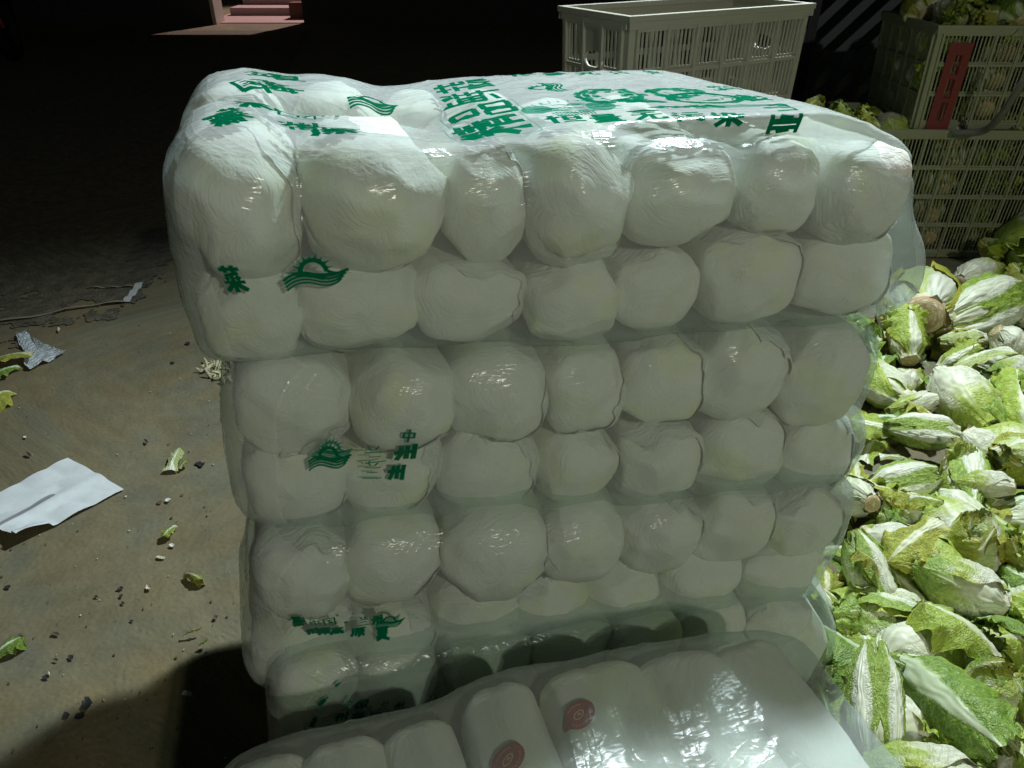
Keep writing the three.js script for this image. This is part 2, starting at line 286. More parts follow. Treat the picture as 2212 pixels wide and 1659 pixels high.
// ───────────────────────── the film of a bag ─────────────────────────
function makeFrame(name, yaw, center, roll = 0) { const m = new THREE.Matrix4().makeRotationFromEuler(new THREE.Euler(0, yaw, roll, 'YXZ')).setPosition(center); return { name, yaw, roll, m, inv: m.clone().invert() }; }
function draped(frame, lo, hi, o = {}) {
  const mine = heads.filter((h) => h.bag === frame.name).map((h) => ({ ...h, m: new THREE.Matrix4().multiplyMatrices(h.inv, frame.m).elements }));
  const K = o.blend ?? 0.016;
  const field = (x, y, z) => {
    let s = 0, best = 1e9;
    for (const h of mine) {
      const m = h.m, X = (m[0] * x + m[4] * y + m[8] * z + m[12]) / h.a, Y = (m[1] * x + m[5] * y + m[9] * z + m[13]) / h.b; let Z = m[2] * x + m[6] * y + m[10] * z + m[14];
      Z = Z > 0 ? Z / h.cap : Z < -h.len ? (Z + h.len) / h.cap : 0;
      const R2 = pow(pow(abs(X), h.e) + pow(abs(Y), h.e), 2 / h.e), d = (sqrt(R2 + Z * Z) - 1) * min(h.a, h.b, h.cap * 1.1);
      if (d < 0.2) s += exp(-d / K); best = min(best, d);
    }
    return s > 0 ? -K * log(s) : best;
  };
  const c = V((lo[0] + hi[0]) / 2, (lo[1] + hi[1]) / 2, (lo[2] + hi[2]) / 2), h = V((hi[0] - lo[0]) / 2, (hi[1] - lo[1]) / 2, (hi[2] - lo[2]) / 2), E = o.round ?? 7, core = V(h.x - 0.2, max(h.y - 0.18, 0.004), max(h.z - 0.2, 0.01));
  const gap = 0.0085, limit = o.limit ?? 0.06, N = o.cells ?? 88;
  const faces = [ // top, front, bottom, back, right, left: s to the right as seen from outside, t up
    ['top', (s, t) => [s, 1, -t]], ['front', (s, t) => [s, t, 1]], ['bottom', (s, t) => [s, -1, t]], ['back', (s, t) => [-s, t, -1]], ['right', (s, t) => [1, t, -s]], ['left', (s, t) => [-1, t, s]],
  ];
  const dims = { top: [1.3, 0.8], front: [1.3, 0.75], bottom: [0.5, 0.3], back: [0.6, 0.3], right: [0.7, 0.7], left: [0.7, 0.7] };
  const Pn = [], Un = [], In = [], groups = [], hash = new Map(), key = (p) => `${Math.round(p.x * 2e4)},${Math.round(p.y * 2e4)},${Math.round(p.z * 2e4)}`, ids = [];
  for (const [name, at] of faces) {
    const nu = Math.round(N * dims[name][0]), nv = Math.round(N * dims[name][1]), start = In.length, base = Pn.length, T = new Float32Array((nu + 1) * (nv + 1)), p0 = [], dir = [];
    for (let j = 0; j <= nv; j++) for (let i = 0; i <= nu; i++) {
      const s = (i / nu) * 2 - 1, t = (j / nv) * 2 - 1, q = at(s, t), n = pow(pow(abs(q[0]), E) + pow(abs(q[1]), E) + pow(abs(q[2]), E), -1 / E);
      const p = V(q[0] * n * h.x, q[1] * n * h.y, q[2] * n * h.z), k = V(clamp(p.x, -core.x, core.x), clamp(p.y, -core.y, core.y), clamp(p.z, -core.z, core.z));
      const d = k.sub(p), l = d.length(); d.divideScalar(l); p.add(c);
      const lim = min(l * 0.95, limit * lerp(1.6, 1, sstep(-0.97, -0.78, (p.x - c.x) / h.x)) * lerp(1.4, 1, sstep(-1, -0.6, (p.y - c.y) / h.y)) * (o.slack ? o.slack((p.x - c.x) / h.x, (p.y - c.y) / h.y, (p.z - c.z) / h.z) : 1));
      let x = 0; { let f0 = field(p.x, p.y, p.z) - gap; for (let it = 0; it < 6 && f0 < 0; it++) { x += f0 * 0.9 - 0.0004; f0 = field(p.x + d.x * x, p.y + d.y * x, p.z + d.z * x) - gap; } }
      for (let it = 0; it < 22 && x >= 0 && x < lim; it++) { const f = field(p.x + d.x * x, p.y + d.y * x, p.z + d.z * x) - gap; if (f < 0.0008) break; x += f * 0.85; }
      T[p0.length] = clamp(x, -0.07, lim); p0.push(p); dir.push(d);
    }
    // a stretched film bridges the hollows: smooth inward reach, never deeper than the heads allow
    const T0 = T.slice(), w = nu + 1;
    for (let it = 0; it < (o.smooth ?? 8); it++) { const old = T.slice(); for (let j = 1; j < nv; j++) for (let i = 1; i < nu; i++) { const a = j * w + i; T[a] = min(T0[a], (old[a - 1] + old[a + 1] + old[a - w] + old[a + w] + old[a]) / 5); } }
    for (let a = 0; a < p0.length; a++) {
      const p = p0[a].addScaledVector(dir[a], T[a]), wr = 0.0014 * (0.5 - abs(noise3(p.x * 17, p.y * 7, p.z * 17 + 3))) + 0.0005 * noise3(p.x * 55, p.y * 22, p.z * 55) + 0.0028 * pow(1 - abs(noise3(p.x * 9 + p.y * 5, p.y * 6 - p.x * 4, p.z * 9 + 7)), 9) * sstep(0.1, 0.5, noise3(p.x * 5, p.y * 5, p.z * 5 + 20)) + (o.flap ? o.flap(p, dir[a]) : 0);
      p.addScaledVector(dir[a], -wr); if (o.shape) o.shape(p, h, c);
      const k = key(p); if (!hash.has(k)) hash.set(k, hash.size); ids.push(hash.get(k)); Pn.push(p); Un.push([(a % w) / nu, floor(a / w) / nv]);
    }
    for (let j = 0; j < nv; j++) for (let i = 0; i < nu; i++) { const a = base + j * w + i, b = a + 1, cc = a + w, d = cc + 1; In.push(a, b, d, a, d, cc); }
    groups.push([start, In.length - start, name === 'top' ? 0 : name === 'front' ? 1 : name === 'bottom' ? 3 : 2]);
  }
  const nrm = Array.from({ length: hash.size }, () => V(0, 0, 0)), ab = V(0, 0, 0), ac = V(0, 0, 0);
  for (let i = 0; i < In.length; i += 3) { const [a, b, d] = [In[i], In[i + 1], In[i + 2]]; ab.subVectors(Pn[b], Pn[a]); ac.subVectors(Pn[d], Pn[a]); ab.cross(ac); nrm[ids[a]].add(ab); nrm[ids[b]].add(ab); nrm[ids[d]].add(ab); }
  const g = new THREE.BufferGeometry(), Na = new Float32Array(Pn.length * 3), Pa = new Float32Array(Pn.length * 3);
  Pn.forEach((p, i) => { p.toArray(Pa, i * 3); nrm[ids[i]].clone().normalize().toArray(Na, i * 3); });
  g.setAttribute('position', new THREE.BufferAttribute(Pa, 3)); g.setAttribute('normal', new THREE.BufferAttribute(Na, 3)); g.setAttribute('uv', new THREE.Float32BufferAttribute(Un.flat(), 2)); g.setIndex(In);
  for (const [a, n, m] of groups) g.addGroup(a, n, m);
  return { g, c, h };
}

const YAW = THREE.MathUtils.degToRad(15), ORD = ['first', 'second', 'third', 'fourth', 'fifth', 'sixth', 'seventh'];
// measured on the photograph: middle, half width, half height of each visible end
const BAGS = [
  { nth: 'topmost', D: 0.86, rows: [['upper', [[520, 470, 145, 160], [815, 462, 147, 152], [1057, 462, 92, 128], [1258, 455, 112, 140], [1482, 438, 128, 112], [1700, 424, 92, 106], [1878, 430, 100, 112]]],
    ['lower', [[545, 690, 118, 112], [782, 672, 130, 100], [1024, 665, 118, 92], [1245, 660, 106, 94], [1430, 640, 97, 88], [1630, 612, 112, 98], [1840, 605, 108, 92]]]] },
  { nth: 'second', D: 0.838, rows: [['upper', [[637, 890, 135, 113], [873, 862, 105, 108], [1080, 855, 106, 108], [1268, 845, 85, 97], [1443, 828, 98, 103], [1615, 815, 98, 108], [1785, 815, 97, 113]]],
    ['lower', [[642, 1055, 124, 92], [847, 1040, 103, 88], [1060, 1025, 107, 86], [1248, 1008, 90, 78], [1425, 1000, 92, 78], [1607, 985, 98, 78], [1772, 990, 88, 72]]]] },
  { nth: 'third', D: 0.79, rows: [['upper', [[662, 1245, 113, 98], [853, 1215, 104, 95], [1072, 1195, 112, 98], [1255, 1170, 94, 88], [1432, 1158, 91, 82], [1592, 1138, 86, 80], [1748, 1125, 86, 78]]],
    ['lower', [[655, 1405, 115, 80], [850, 1385, 92, 70], [1035, 1330, 104, 66], [1190, 1310, 88, 62], [1345, 1290, 88, 60], [1510, 1265, 92, 56], [1680, 1245, 92, 58]]]] },
  { nth: 'lowest', D: 0.728, rows: [['upper', [[690, 1500, 92, 70], [862, 1480, 82, 66], [1060, 1445, 94, 66], [1240, 1415, 86, 62], [1395, 1390, 82, 58], [1550, 1365, 82, 54], [1690, 1355, 76, 54]]],
    ['lower', [[690, 1640, 94, 72], [862, 1625, 86, 70], [1060, 1590, 94, 70], [1240, 1560, 88, 70], [1395, 1535, 82, 66], [1550, 1510, 82, 64], [1690, 1490, 76, 60]]]] },
];
const filmPass = [0.8, 0.84, 0.84, 0.84];
let seed = 100;
const bagInfo = BAGS.map((B, bi) => {
  const back = V(-sin(YAW), 0, -cos(YAW)), mid = onFront(1180, B.rows[0][1][3][1], B.D).p, frame = makeFrame('bag' + bi, YAW, mid.clone().addScaledVector(back, 0.2), THREE.MathUtils.degToRad([-0.6, -6, -5.5, -6.5][bi]));
  const all = [], r = rng(900 + bi);
  B.rows.forEach(([row, list], ri) => list.forEach(([cx, cy, hw, hh], i) => {
    if (bi && !ri) { cy += 8; hh -= 10; }
    const { p, t } = onFront(cx, cy, B.D), a = hw * t / FPX * (i ? 1.07 : 0.93), b = abs(onFront(cx, cy - hh, B.D).p.y - onFront(cx, cy + hh, B.D).p.y) / 2 * (bi === 0 ? 0.98 : 0.97), L = 0.25;
    if (bi === 3 && ri === 1) p.y = max(p.y, b + 0.02);
    const capk = bi === 0 && ri === 0 ? 0.85 + 0.2 * r() : 0.62 + 0.24 * r();
    const pos = p.clone().addScaledVector(back, 0.012 + 0.018 * r() + (bi === 0 && ri === 0 ? 0.016 : 0));
    const show = [0.35, 0.55, 0.3, 0.75, 0.35, 0.4, 0.7][(i + ri * 3 + bi * 2) % 7];
    wrappedCabbage(frame, pos, a, b, L, seed++, `paper wrapped cabbage, ${ORD[i]} from left in the ${row} row of the ${B.nth} bag`, `wrapped cabbages in the ${B.nth} bag`, { cap: capk, show, turn: (r() - 0.5) * 0.16, tip: (r() - 0.5) * 0.12, roll: (r() - 0.5) * 0.2, square: 2.5 + 0.7 * r() });
    all.push([pos.clone().applyMatrix4(frame.inv), a, b]);
    // the cabbage packed behind it
    if ((bi === 0 && i < 6) || (bi > 0 && (i > 4 || i === 0))) wrappedCabbage(frame, pos.clone().addScaledVector(back, 0.235).add(V((r() - 0.5) * 0.02 - (bi === 0 ? 0.012 * i : 0), (r() - 0.5) * 0.012 - (bi === 0 && ri === 0 ? 0.004 * i : 0), 0)), i === 0 ? a * 0.98 : min(a, 0.068), b * 0.97, 0.22, seed++, `paper wrapped cabbage packed behind the ${ORD[i]} from left in the ${row} row, ${B.nth} bag`, `wrapped cabbages at the back of the ${B.nth} bag`, { show: 0.3, fold: false, nu: 36, nv: 24 });
  }));
  const lo = [9, 9, 9], hi = [-9, -9, -9];
  for (const [p, a, b] of all) { lo[0] = min(lo[0], p.x - a); hi[0] = max(hi[0], p.x + a); lo[1] = min(lo[1], p.y - b); hi[1] = max(hi[1], p.y + b); hi[2] = max(hi[2], p.z + 0.05); lo[2] = min(lo[2], p.z - 0.43); }
  return { B, frame, lo, hi };
});

// ───────────────────────── bags: film and print ─────────────────────────
const frontCanvasSize = [1024, 320];
function bagFilm(info, bi, o) {
  const { frame, B } = info, lo = info.lo.slice(), hi = info.hi.slice();
  o.pad.forEach((v, i) => { if (i % 2 === 0) lo[i / 2] -= v; else hi[(i - 1) / 2] += v; });
  const { g, c, h } = draped(frame, lo, hi, o);
  const loc = (p) => p.applyMatrix4(frame.inv).sub(c);
  const fr = (px, py) => { const q = loc(onFront(px, py, B.D - 0.03).p); return [(q.x / h.x + 1) / 2 * frontCanvasSize[0], (1 - q.y / h.y) / 2 * frontCanvasSize[1]]; };
  const fw = frontCanvasSize[0] / (2 * h.x), fh = frontCanvasSize[1] / (2 * h.y);   // canvas px per metre
  const front = cv(...frontCanvasSize, (x) => { x.fillStyle = x.strokeStyle = INK_DARK; o.front?.({ x, at: fr, fw, fh, k: onFront(1106, 900, B.D).t / FPX }); });
  let topMat = o.plain;
  if (o.top) {
    const TW = 2048, TH = 1024, yTop = hi[1] - 0.012, onTop = (px, py, y) => { const a = EYE.clone().applyMatrix4(frame.inv), b = EYE.clone().add(ray(px, py)).applyMatrix4(frame.inv).sub(a); return a.addScaledVector(b, (y - a.y) / b.y); };
    const tp = (px, py) => { let q = onTop(px, py, yTop).sub(c); if (o.unshape) { for (let n = 0; n < 3; n++) { const dy = o.unshape(q, h)[1]; q = onTop(px, py, yTop - dy).sub(c); } q.x += o.unshape(q, h)[0]; } return [(q.x / h.x + 1) / 2 * TW, (1 + q.z / h.z) / 2 * TH]; };
    topMat = filmMaterials(cv(TW, TH, (x) => { x.fillStyle = x.strokeStyle = INK; o.top({ x, at: tp, mx: TW / (2 * h.x), mz: TH / (2 * h.z), h }); }), o.topPass ?? filmPass[bi]);
  }
  const t = thing('cabbage_bag', o.label, 'plastic bag', 'clear printed bags stacked in the main pile');
  frame.m.decompose(t.position, t.quaternion, t.scale);
  part(t, 'clear_film', g, [o.top ? topMat : clearFilm, filmMaterials(front, filmPass[bi]), o.plain, clearFilm]);
  return { t, c, h };
}
const clearFilm = plainFilm(0.88);
const leafTip = (w, l) => { const g = grid(6, 10, (u, v) => V((u - 0.5) * w * (1 - v * 0.92) + 0.004 * sin(v * 5), 0.35 * w * (0.25 - (u - 0.5) ** 2) * (1 - v) * 3, -v * l), null); return g; };
const plain = plainFilm(0.66);
{
  const b = bagFilm(bagInfo[0], 0, {
    label: 'topmost clear bag of wrapped cabbages, green print across its flat top', pad: [0.008, 0.035, 0.0, 0.0, -0.02, 0.008], limit: 0.09, plain: plainFilm(0.62), round: 6.5, topPass: 0.58,
    slack: (x, y, z) => lerp(1, 0.35, sstep(0.72, 0.92, x)) * lerp(1, lerp(0.6, 0.1, sstep(-0.5, -0.25, x)), sstep(0.55, 0.9, y) * sstep(0.97, 0.72, z)),
    shape: (p, h, c) => {   // the far left corner is gathered and twisted, the top sags a little between the rows
      const x = (p.x - c.x) / h.x, z = (p.z - c.z) / h.z, y = (p.y - c.y) / h.y;
      p.x -= 0.15 * sstep(0.2, 1, x) * sstep(0.75, -1, z); p.y -= 0.055 * sstep(0.6, 1.05, x) * sstep(0.0, 1, y); p.x += 0.055 * sstep(0.7, 1, x) * sstep(0.35, -0.7, y) * sstep(-1, 0.4, z);
      p.y += 0.03 * sstep(0.4, -1, x) * sstep(-0.5, -1, y);
      if (y > 0.2) { p.y -= 0.018 * sstep(0.2, 1, y) * exp(-pow((x + 0.42) / 0.2, 2)) * (1 - sstep(0.55, 0.95, z)); }
    },
    unshape: (q, h) => { let x = q.x / h.x; const z = q.z / h.z; for (let n = 0; n < 4; n++) x = q.x / h.x + 0.15 / h.x * sstep(0.2, 1, x) * sstep(0.75, -1, z); return [0.15 * sstep(0.2, 1, x) * sstep(0.75, -1, z), 0.055 * sstep(0.6, 1.05, x)]; },
    front: ({ x, at, fw, fh, k }) => {
      let [a, d] = at(663, 580); sunEmblem(x, a, d, 132 * k * fw, 72 * k * fh);
      [a, d] = at(461, 602); glyph(x, '菜', a, d, 56 * k * fw * 0.95, 54 * k * fh, 0.17);
      [a, d] = at(455, 575);
    },
    top: ({ x, at, mx, mz }) => {
      const put = (ch, px, py, wx, wz, wt, turn = 0, skew = 0) => { const [a, d] = at(px, py); x.save(); x.translate(a, d); x.scale(mx, mz); if (GLYPH[ch]) { x.rotate(turn); glyph(x, ch, 0, 0, turn ? wz : wx, turn ? wx : wz, wt, 0, skew); } x.restore(); };
      // big column read from the front edge backwards, letters lying on their side
      put('精', 1062, 268, 0.088, 0.098, 0.15, -PI / 2); put('品', 1040, 231, 0.088, 0.07, 0.17, -PI / 2); put('鲜', 1018, 203, 0.088, 0.075, 0.13, -PI / 2); put('蔬', 998, 179, 0.088, 0.08, 0.13, -PI / 2);
      // thin outline round the big letters
      x.save(); x.globalAlpha = 0.5; x.lineWidth = 3; for (const [px, py, w, d] of [[1062, 268, 0.1, 0.108], [1040, 231, 0.1, 0.076]]) { const [a, e] = at(px, py); x.strokeRect(a - w / 2 * mx, e - d / 2 * mz, w * mx, d * mz * 0.98); } x.restore();
      // front row and back row
      ['恒', '量', '无', '污', '染'].forEach((ch, i) => { put(ch, 1222 + i * 91, 263 - (i > 1 ? 5 : 0), 0.046, 0.04, 0.17); put(ch, 1122 + i * 71, 163 - i * 1.0, 0.04, 0.038, 0.19); });
      // right column on its side
      put('亚', 1738, 260, 0.052, 0.044, 0.2, -PI / 2); put('山', 1690, 240, 0.052, 0.042, 0.13, -PI / 2); put('娃', 1625, 218, 0.052, 0.04, 0.15, -PI / 2); put('娃', 1560, 194, 0.052, 0.04, 0.15, -PI / 2);
      // emblem on its side
      { const [a, d] = at(1170, 193); x.save(); x.translate(a, d); x.scale(mx, mz); x.rotate(-PI / 2); x.lineWidth = 1; sunEmblem(x, 0, 0, 0.075, 0.07); x.restore(); }
      // oval medallion with hatching
      { const [a, d] = at(1226, 237); x.save(); x.translate(a, d); x.scale(mx, mz); const r = rng(3);
        x.globalAlpha = 0.6; for (const [ex, ez, rx, rz] of [[-0.042, 0.002, 0.02, 0.026], [0.045, 0.004, 0.02, 0.028]]) { x.beginPath(); x.ellipse(ex, ez, rx, rz, 0.2, 0, 2 * PI); x.fill(); }
        x.globalAlpha = 0.75; x.lineWidth = 0.0028; for (let i = 0; i < 60; i++) { const ax = (r() - 0.5) * 0.1, az = (r() - 0.5) * 0.07; if (hypot(ax / 0.062, az / 0.045) > 1) continue; x.beginPath(); x.moveTo(ax, az); x.lineTo(ax + 0.012 + r() * 0.016, az + (r() - 0.5) * 0.006); x.stroke(); }
        x.globalAlpha = 0.9; x.lineWidth = 0.0022; for (let i = 0; i < 11; i++) { x.beginPath(); x.moveTo(-0.03 + i * 0.0052, 0.03); x.lineTo(-0.024 + i * 0.0046, 0.052); x.stroke(); }
        for (let i = 0; i < 15; i++) { const t = -PI + (i / 14) * PI; x.beginPath(); x.moveTo(cos(t) * 0.056, sin(t) * 0.036); x.lineTo(cos(t) * 0.064, sin(t) * 0.044); x.stroke(); }
        x.restore(); }
      // drawing of cabbages
      { const [a, d] = at(1425, 220); x.save(); x.translate(a, d); x.scale(mx * 1.05, mz * 1.1); const r = rng(8);
        const blob = (ex, ez, rx, rz, n, lw) => { for (let i = 0; i < n; i++) { const t = r() * 2 * PI, q = 0.25 + 0.75 * sqrt(r()), l = 0.3 + r() * 0.7; x.globalAlpha = 0.65 + 0.35 * r(); x.lineWidth = lw * (0.5 + r()); x.beginPath(); x.ellipse(ex, ez, rx * q, rz * q, 0.2, t, t + l); x.stroke(); } };
        blob(-0.055, -0.035, 0.048, 0.045, 60, 0.007); blob(0.05, -0.035, 0.05, 0.034, 46, 0.007);
        x.globalAlpha = 1; x.beginPath(); x.ellipse(-0.03, 0.004, 0.036, 0.012, 0.45, 0, 2 * PI); x.fill();
        x.lineWidth = 0.011; x.beginPath(); x.ellipse(0.066, 0.006, 0.05, 0.033, 0.1, 0, 2 * PI); x.stroke(); x.lineWidth = 0.004; blob(0.066, 0.006, 0.046, 0.03, 22, 0.004);
        x.lineWidth = 0.018; x.beginPath(); x.ellipse(0.09, 0.006, 0.042, 0.03, 0.1, -0.6, 0.9); x.stroke();
        for (let i = 0; i < 26; i++) { const t = i / 25; x.globalAlpha = 0.9; x.lineWidth = 0.004; x.beginPath(); x.moveTo(-0.035 + t * 0.08, 0.04 + t * 0.014 + (r() - 0.5) * 0.012); x.lineTo(-0.02 + t * 0.085, 0.05 + t * 0.012 + (r() - 0.5) * 0.016); x.stroke(); }
        for (let i = 0; i < 4; i++) { x.lineWidth = 0.0024; x.beginPath(); x.moveTo(0.02, 0.046 + i * 0.006); x.bezierCurveTo(0.06, 0.05 + i * 0.005, 0.1, 0.062 + i * 0.003, 0.15, 0.066 + i * 0.003); x.stroke(); }
        x.lineWidth = 0.009; x.beginPath(); x.moveTo(0.12, 0.068); x.lineTo(0.15, 0.072); x.stroke();
        x.globalAlpha = 0.35; for (let i = 0; i < 90; i++) { x.fillRect(-0.11 + r() * 0.22, -0.06 + r() * 0.12, 0.0016, 0.003); }
        x.globalAlpha = 1; x.beginPath(); x.ellipse(-0.052, 0.064, 0.022, 0.006, 0, 0, 2 * PI); x.fill(); x.restore(); }
      // left end: print seen through the crumpled double film
      x.fillStyle = x.strokeStyle = INK_DARK;
      put('菜', 562, 190, 0.044, 0.06, 0.15, -0.3); put('夏', 612, 188, 0.046, 0.055, 0.14, -0.2); put('国', 540, 214, 0.05, 0.06, 0.15, -0.4); put('原', 515, 242, 0.05, 0.06, 0.15, -0.5);
      put('高', 592, 212, 0.05, 0.045, 0.15, -0.2); put('山', 628, 213, 0.035, 0.02, 0.2, 1.57); put('污', 575, 245, 0.06, 0.03, 0.2); put('染', 540, 262, 0.06, 0.04, 0.22, -0.3);
      { let [a, d] = at(800, 207); sunEmblem(x, a, d, 0.075 * mx, 0.045 * mz); [a, d] = at(655, 243); sunEmblem(x, a, d, 0.06 * mx, 0.035 * mz); [a, d] = at(700, 246); x.globalAlpha = 0.55; put('兰', 770, 240, 0.05, 0.035, 0.1); x.globalAlpha = 1; }
      put('品', 598, 236, 0.05, 0.03, 0.2, -0.1); put('州', 690, 258, 0.06, 0.03, 0.14); put('菜', 460, 305, 0.05, 0.035, 0.24, -0.5); put('高', 480, 300, 0.05, 0.035, 0.24, -0.4);
      put('菜', 500, 290, 0.05, 0.035, 0.2, -0.4); put('中', 590, 262, 0.05, 0.03, 0.12); put('国', 635, 266, 0.05, 0.03, 0.1); put('州', 640, 287, 0.055, 0.03, 0.2); put('高', 655, 292, 0.05, 0.028, 0.18); put('原', 712, 302, 0.06, 0.034, 0.24); put('夏', 735, 296, 0.05, 0.03, 0.12);
    },
  });
  const tip = part(b.t, 'film_corner', leafTip(0.026, 0.075), plain); tip.position.set(b.c.x + b.h.x - 0.03, b.c.y - 0.036, b.c.z + 0.1); tip.rotation.set(0.1, -PI / 2 + 0.3, 0.25, 'YXZ');
}
{
  const b = bagFilm(bagInfo[1], 1, {
    label: 'second clear bag from the top, green sun emblem at its left', pad: [0.006, 0.03, 0, 0.004, -0.03, 0.008], limit: 0.1, round: 5, plain, slack: (x) => lerp(1, 0.4, sstep(0.75, 0.93, x)),
    front: ({ x, at, fw, fh, k }) => {
      let [a, d] = at(660, 985); sunEmblem(x, a, d, 124 * k * fw, 76 * k * fh); [a, d] = at(658, 975); x.globalAlpha = 0.7; sunEmblem(x, a + 6, d - 3, 116 * k * fw, 66 * k * fh); x.globalAlpha = 1;
      const put = (ch, px, py, s, w, turn = 0) => { const [a, d] = at(px, py); x.save(); x.translate(a, d); x.scale(fw * k, fh * k); x.rotate(turn); glyph(x, ch, 0, 0, s, s, w); x.restore(); };
      put('中', 871, 923, 34, 0.13, 0.1); put('州', 868, 966, 54, 0.2); put('兰', 791, 975, 56, 0.05, -0.12); put('兰', 786, 1018, 52, 0.05, 0.04); put('州', 849, 1022, 44, 0.2, 0.1);
    },
  });
  const tip = part(b.t, 'film_corner', leafTip(0.024, 0.06), plain); tip.position.set(b.c.x + b.h.x - 0.03, b.c.y - 0.02, b.c.z + 0.09); tip.rotation.set(0.25, -PI / 2 + 0.3, 0.3, 'YXZ');
}
bagFilm(bagInfo[2], 2, {
  label: 'third clear bag from the top, a line of green print at its lower left', pad: [0.006, 0.026, 0, 0.004, -0.03, 0.008], limit: 0.1, round: 5, plain, slack: (x) => lerp(1, 0.4, sstep(0.75, 0.93, x)),
  front: ({ x, at, fw, fh, k }) => {
    const put = (ch, px, py, w, h, wt, turn = 0) => { const [a, d] = at(px, py); x.save(); x.translate(a, d); x.scale(fw * k, fh * k); x.rotate(turn); glyph(x, ch, 0, 0, w, h, wt); x.restore(); };
    put('菜', 582, 1340, 36, 44, 0.3); put('州', 600, 1338, 20, 36, 0.2); put('中', 633, 1344, 34, 34, 0.1); put('国', 674, 1342, 36, 36, 0.11); put('兰', 765, 1344, 36, 38, 0.1); put('州', 802, 1340, 34, 40, 0.22);
    { const [a, d] = at(718, 1346); x.beginPath(); x.ellipse(a, d, 5 * k * fw, 4 * k * fh, 0, 0, 2 * PI); x.fill(); }
    put('州', 618, 1372, 44, 30, 0.34); put('原', 655, 1372, 40, 30, 0.3); put('高', 690, 1371, 44, 30, 0.3); put('原', 752, 1371, 46, 32, 0.24); put('夏', 815, 1368, 44, 36, 0.2);
    { const [a, d] = at(832, 1342); sunEmblem(x, a, d, 84 * k * fw, 50 * k * fh); }
    put('国', 762, 1132, 46, 14, 0.3); put('高', 820, 1130, 40, 14, 0.3); put('州', 590, 1160, 20, 40, 0.2, 0.3);
  },
});
{
  const b = bagFilm(bagInfo[3], 3, {
    label: 'lowest clear bag of the main pile, half hidden by the near bag', pad: [0.02, 0.06, 0.012, 0.004, -0.03, 0.008], limit: 0.1, round: 5, plain, slack: (x) => lerp(1, 0.3, sstep(0.7, 0.92, x)),
    front: ({ x, at, fw, fh, k }) => {
      const put = (ch, px, py, w, h, wt, turn = 0) => { const [a, d] = at(px, py); x.save(); x.translate(a, d); x.scale(fw * k, fh * k); x.rotate(turn); glyph(x, ch, 0, 0, w, h, wt); x.restore(); };
      put('中', 690, 1530, 32, 32, 0.12); put('国', 734, 1529, 38, 32, 0.2); put('兰', 804, 1526, 34, 32, 0.1); put('州', 846, 1522, 34, 32, 0.14); put('州', 684, 1558, 50, 34, 0.24); put('高', 734, 1556, 46, 34, 0.24); put('原', 786, 1553, 46, 34, 0.24); put('夏', 838, 1548, 44, 34, 0.2);
      { const [a, d] = at(765, 1531); x.beginPath(); x.ellipse(a, d, 4 * k * fw, 3 * k * fh, 0, 0, 2 * PI); x.fill(); }
      put('菜', 600, 1495, 16, 30, 0.3, 0.4); put('山', 598, 1530, 18, 34, 0.4, 0.5); put('原', 594, 1575, 18, 50, 0.4, 0.4);
    },
  });
}

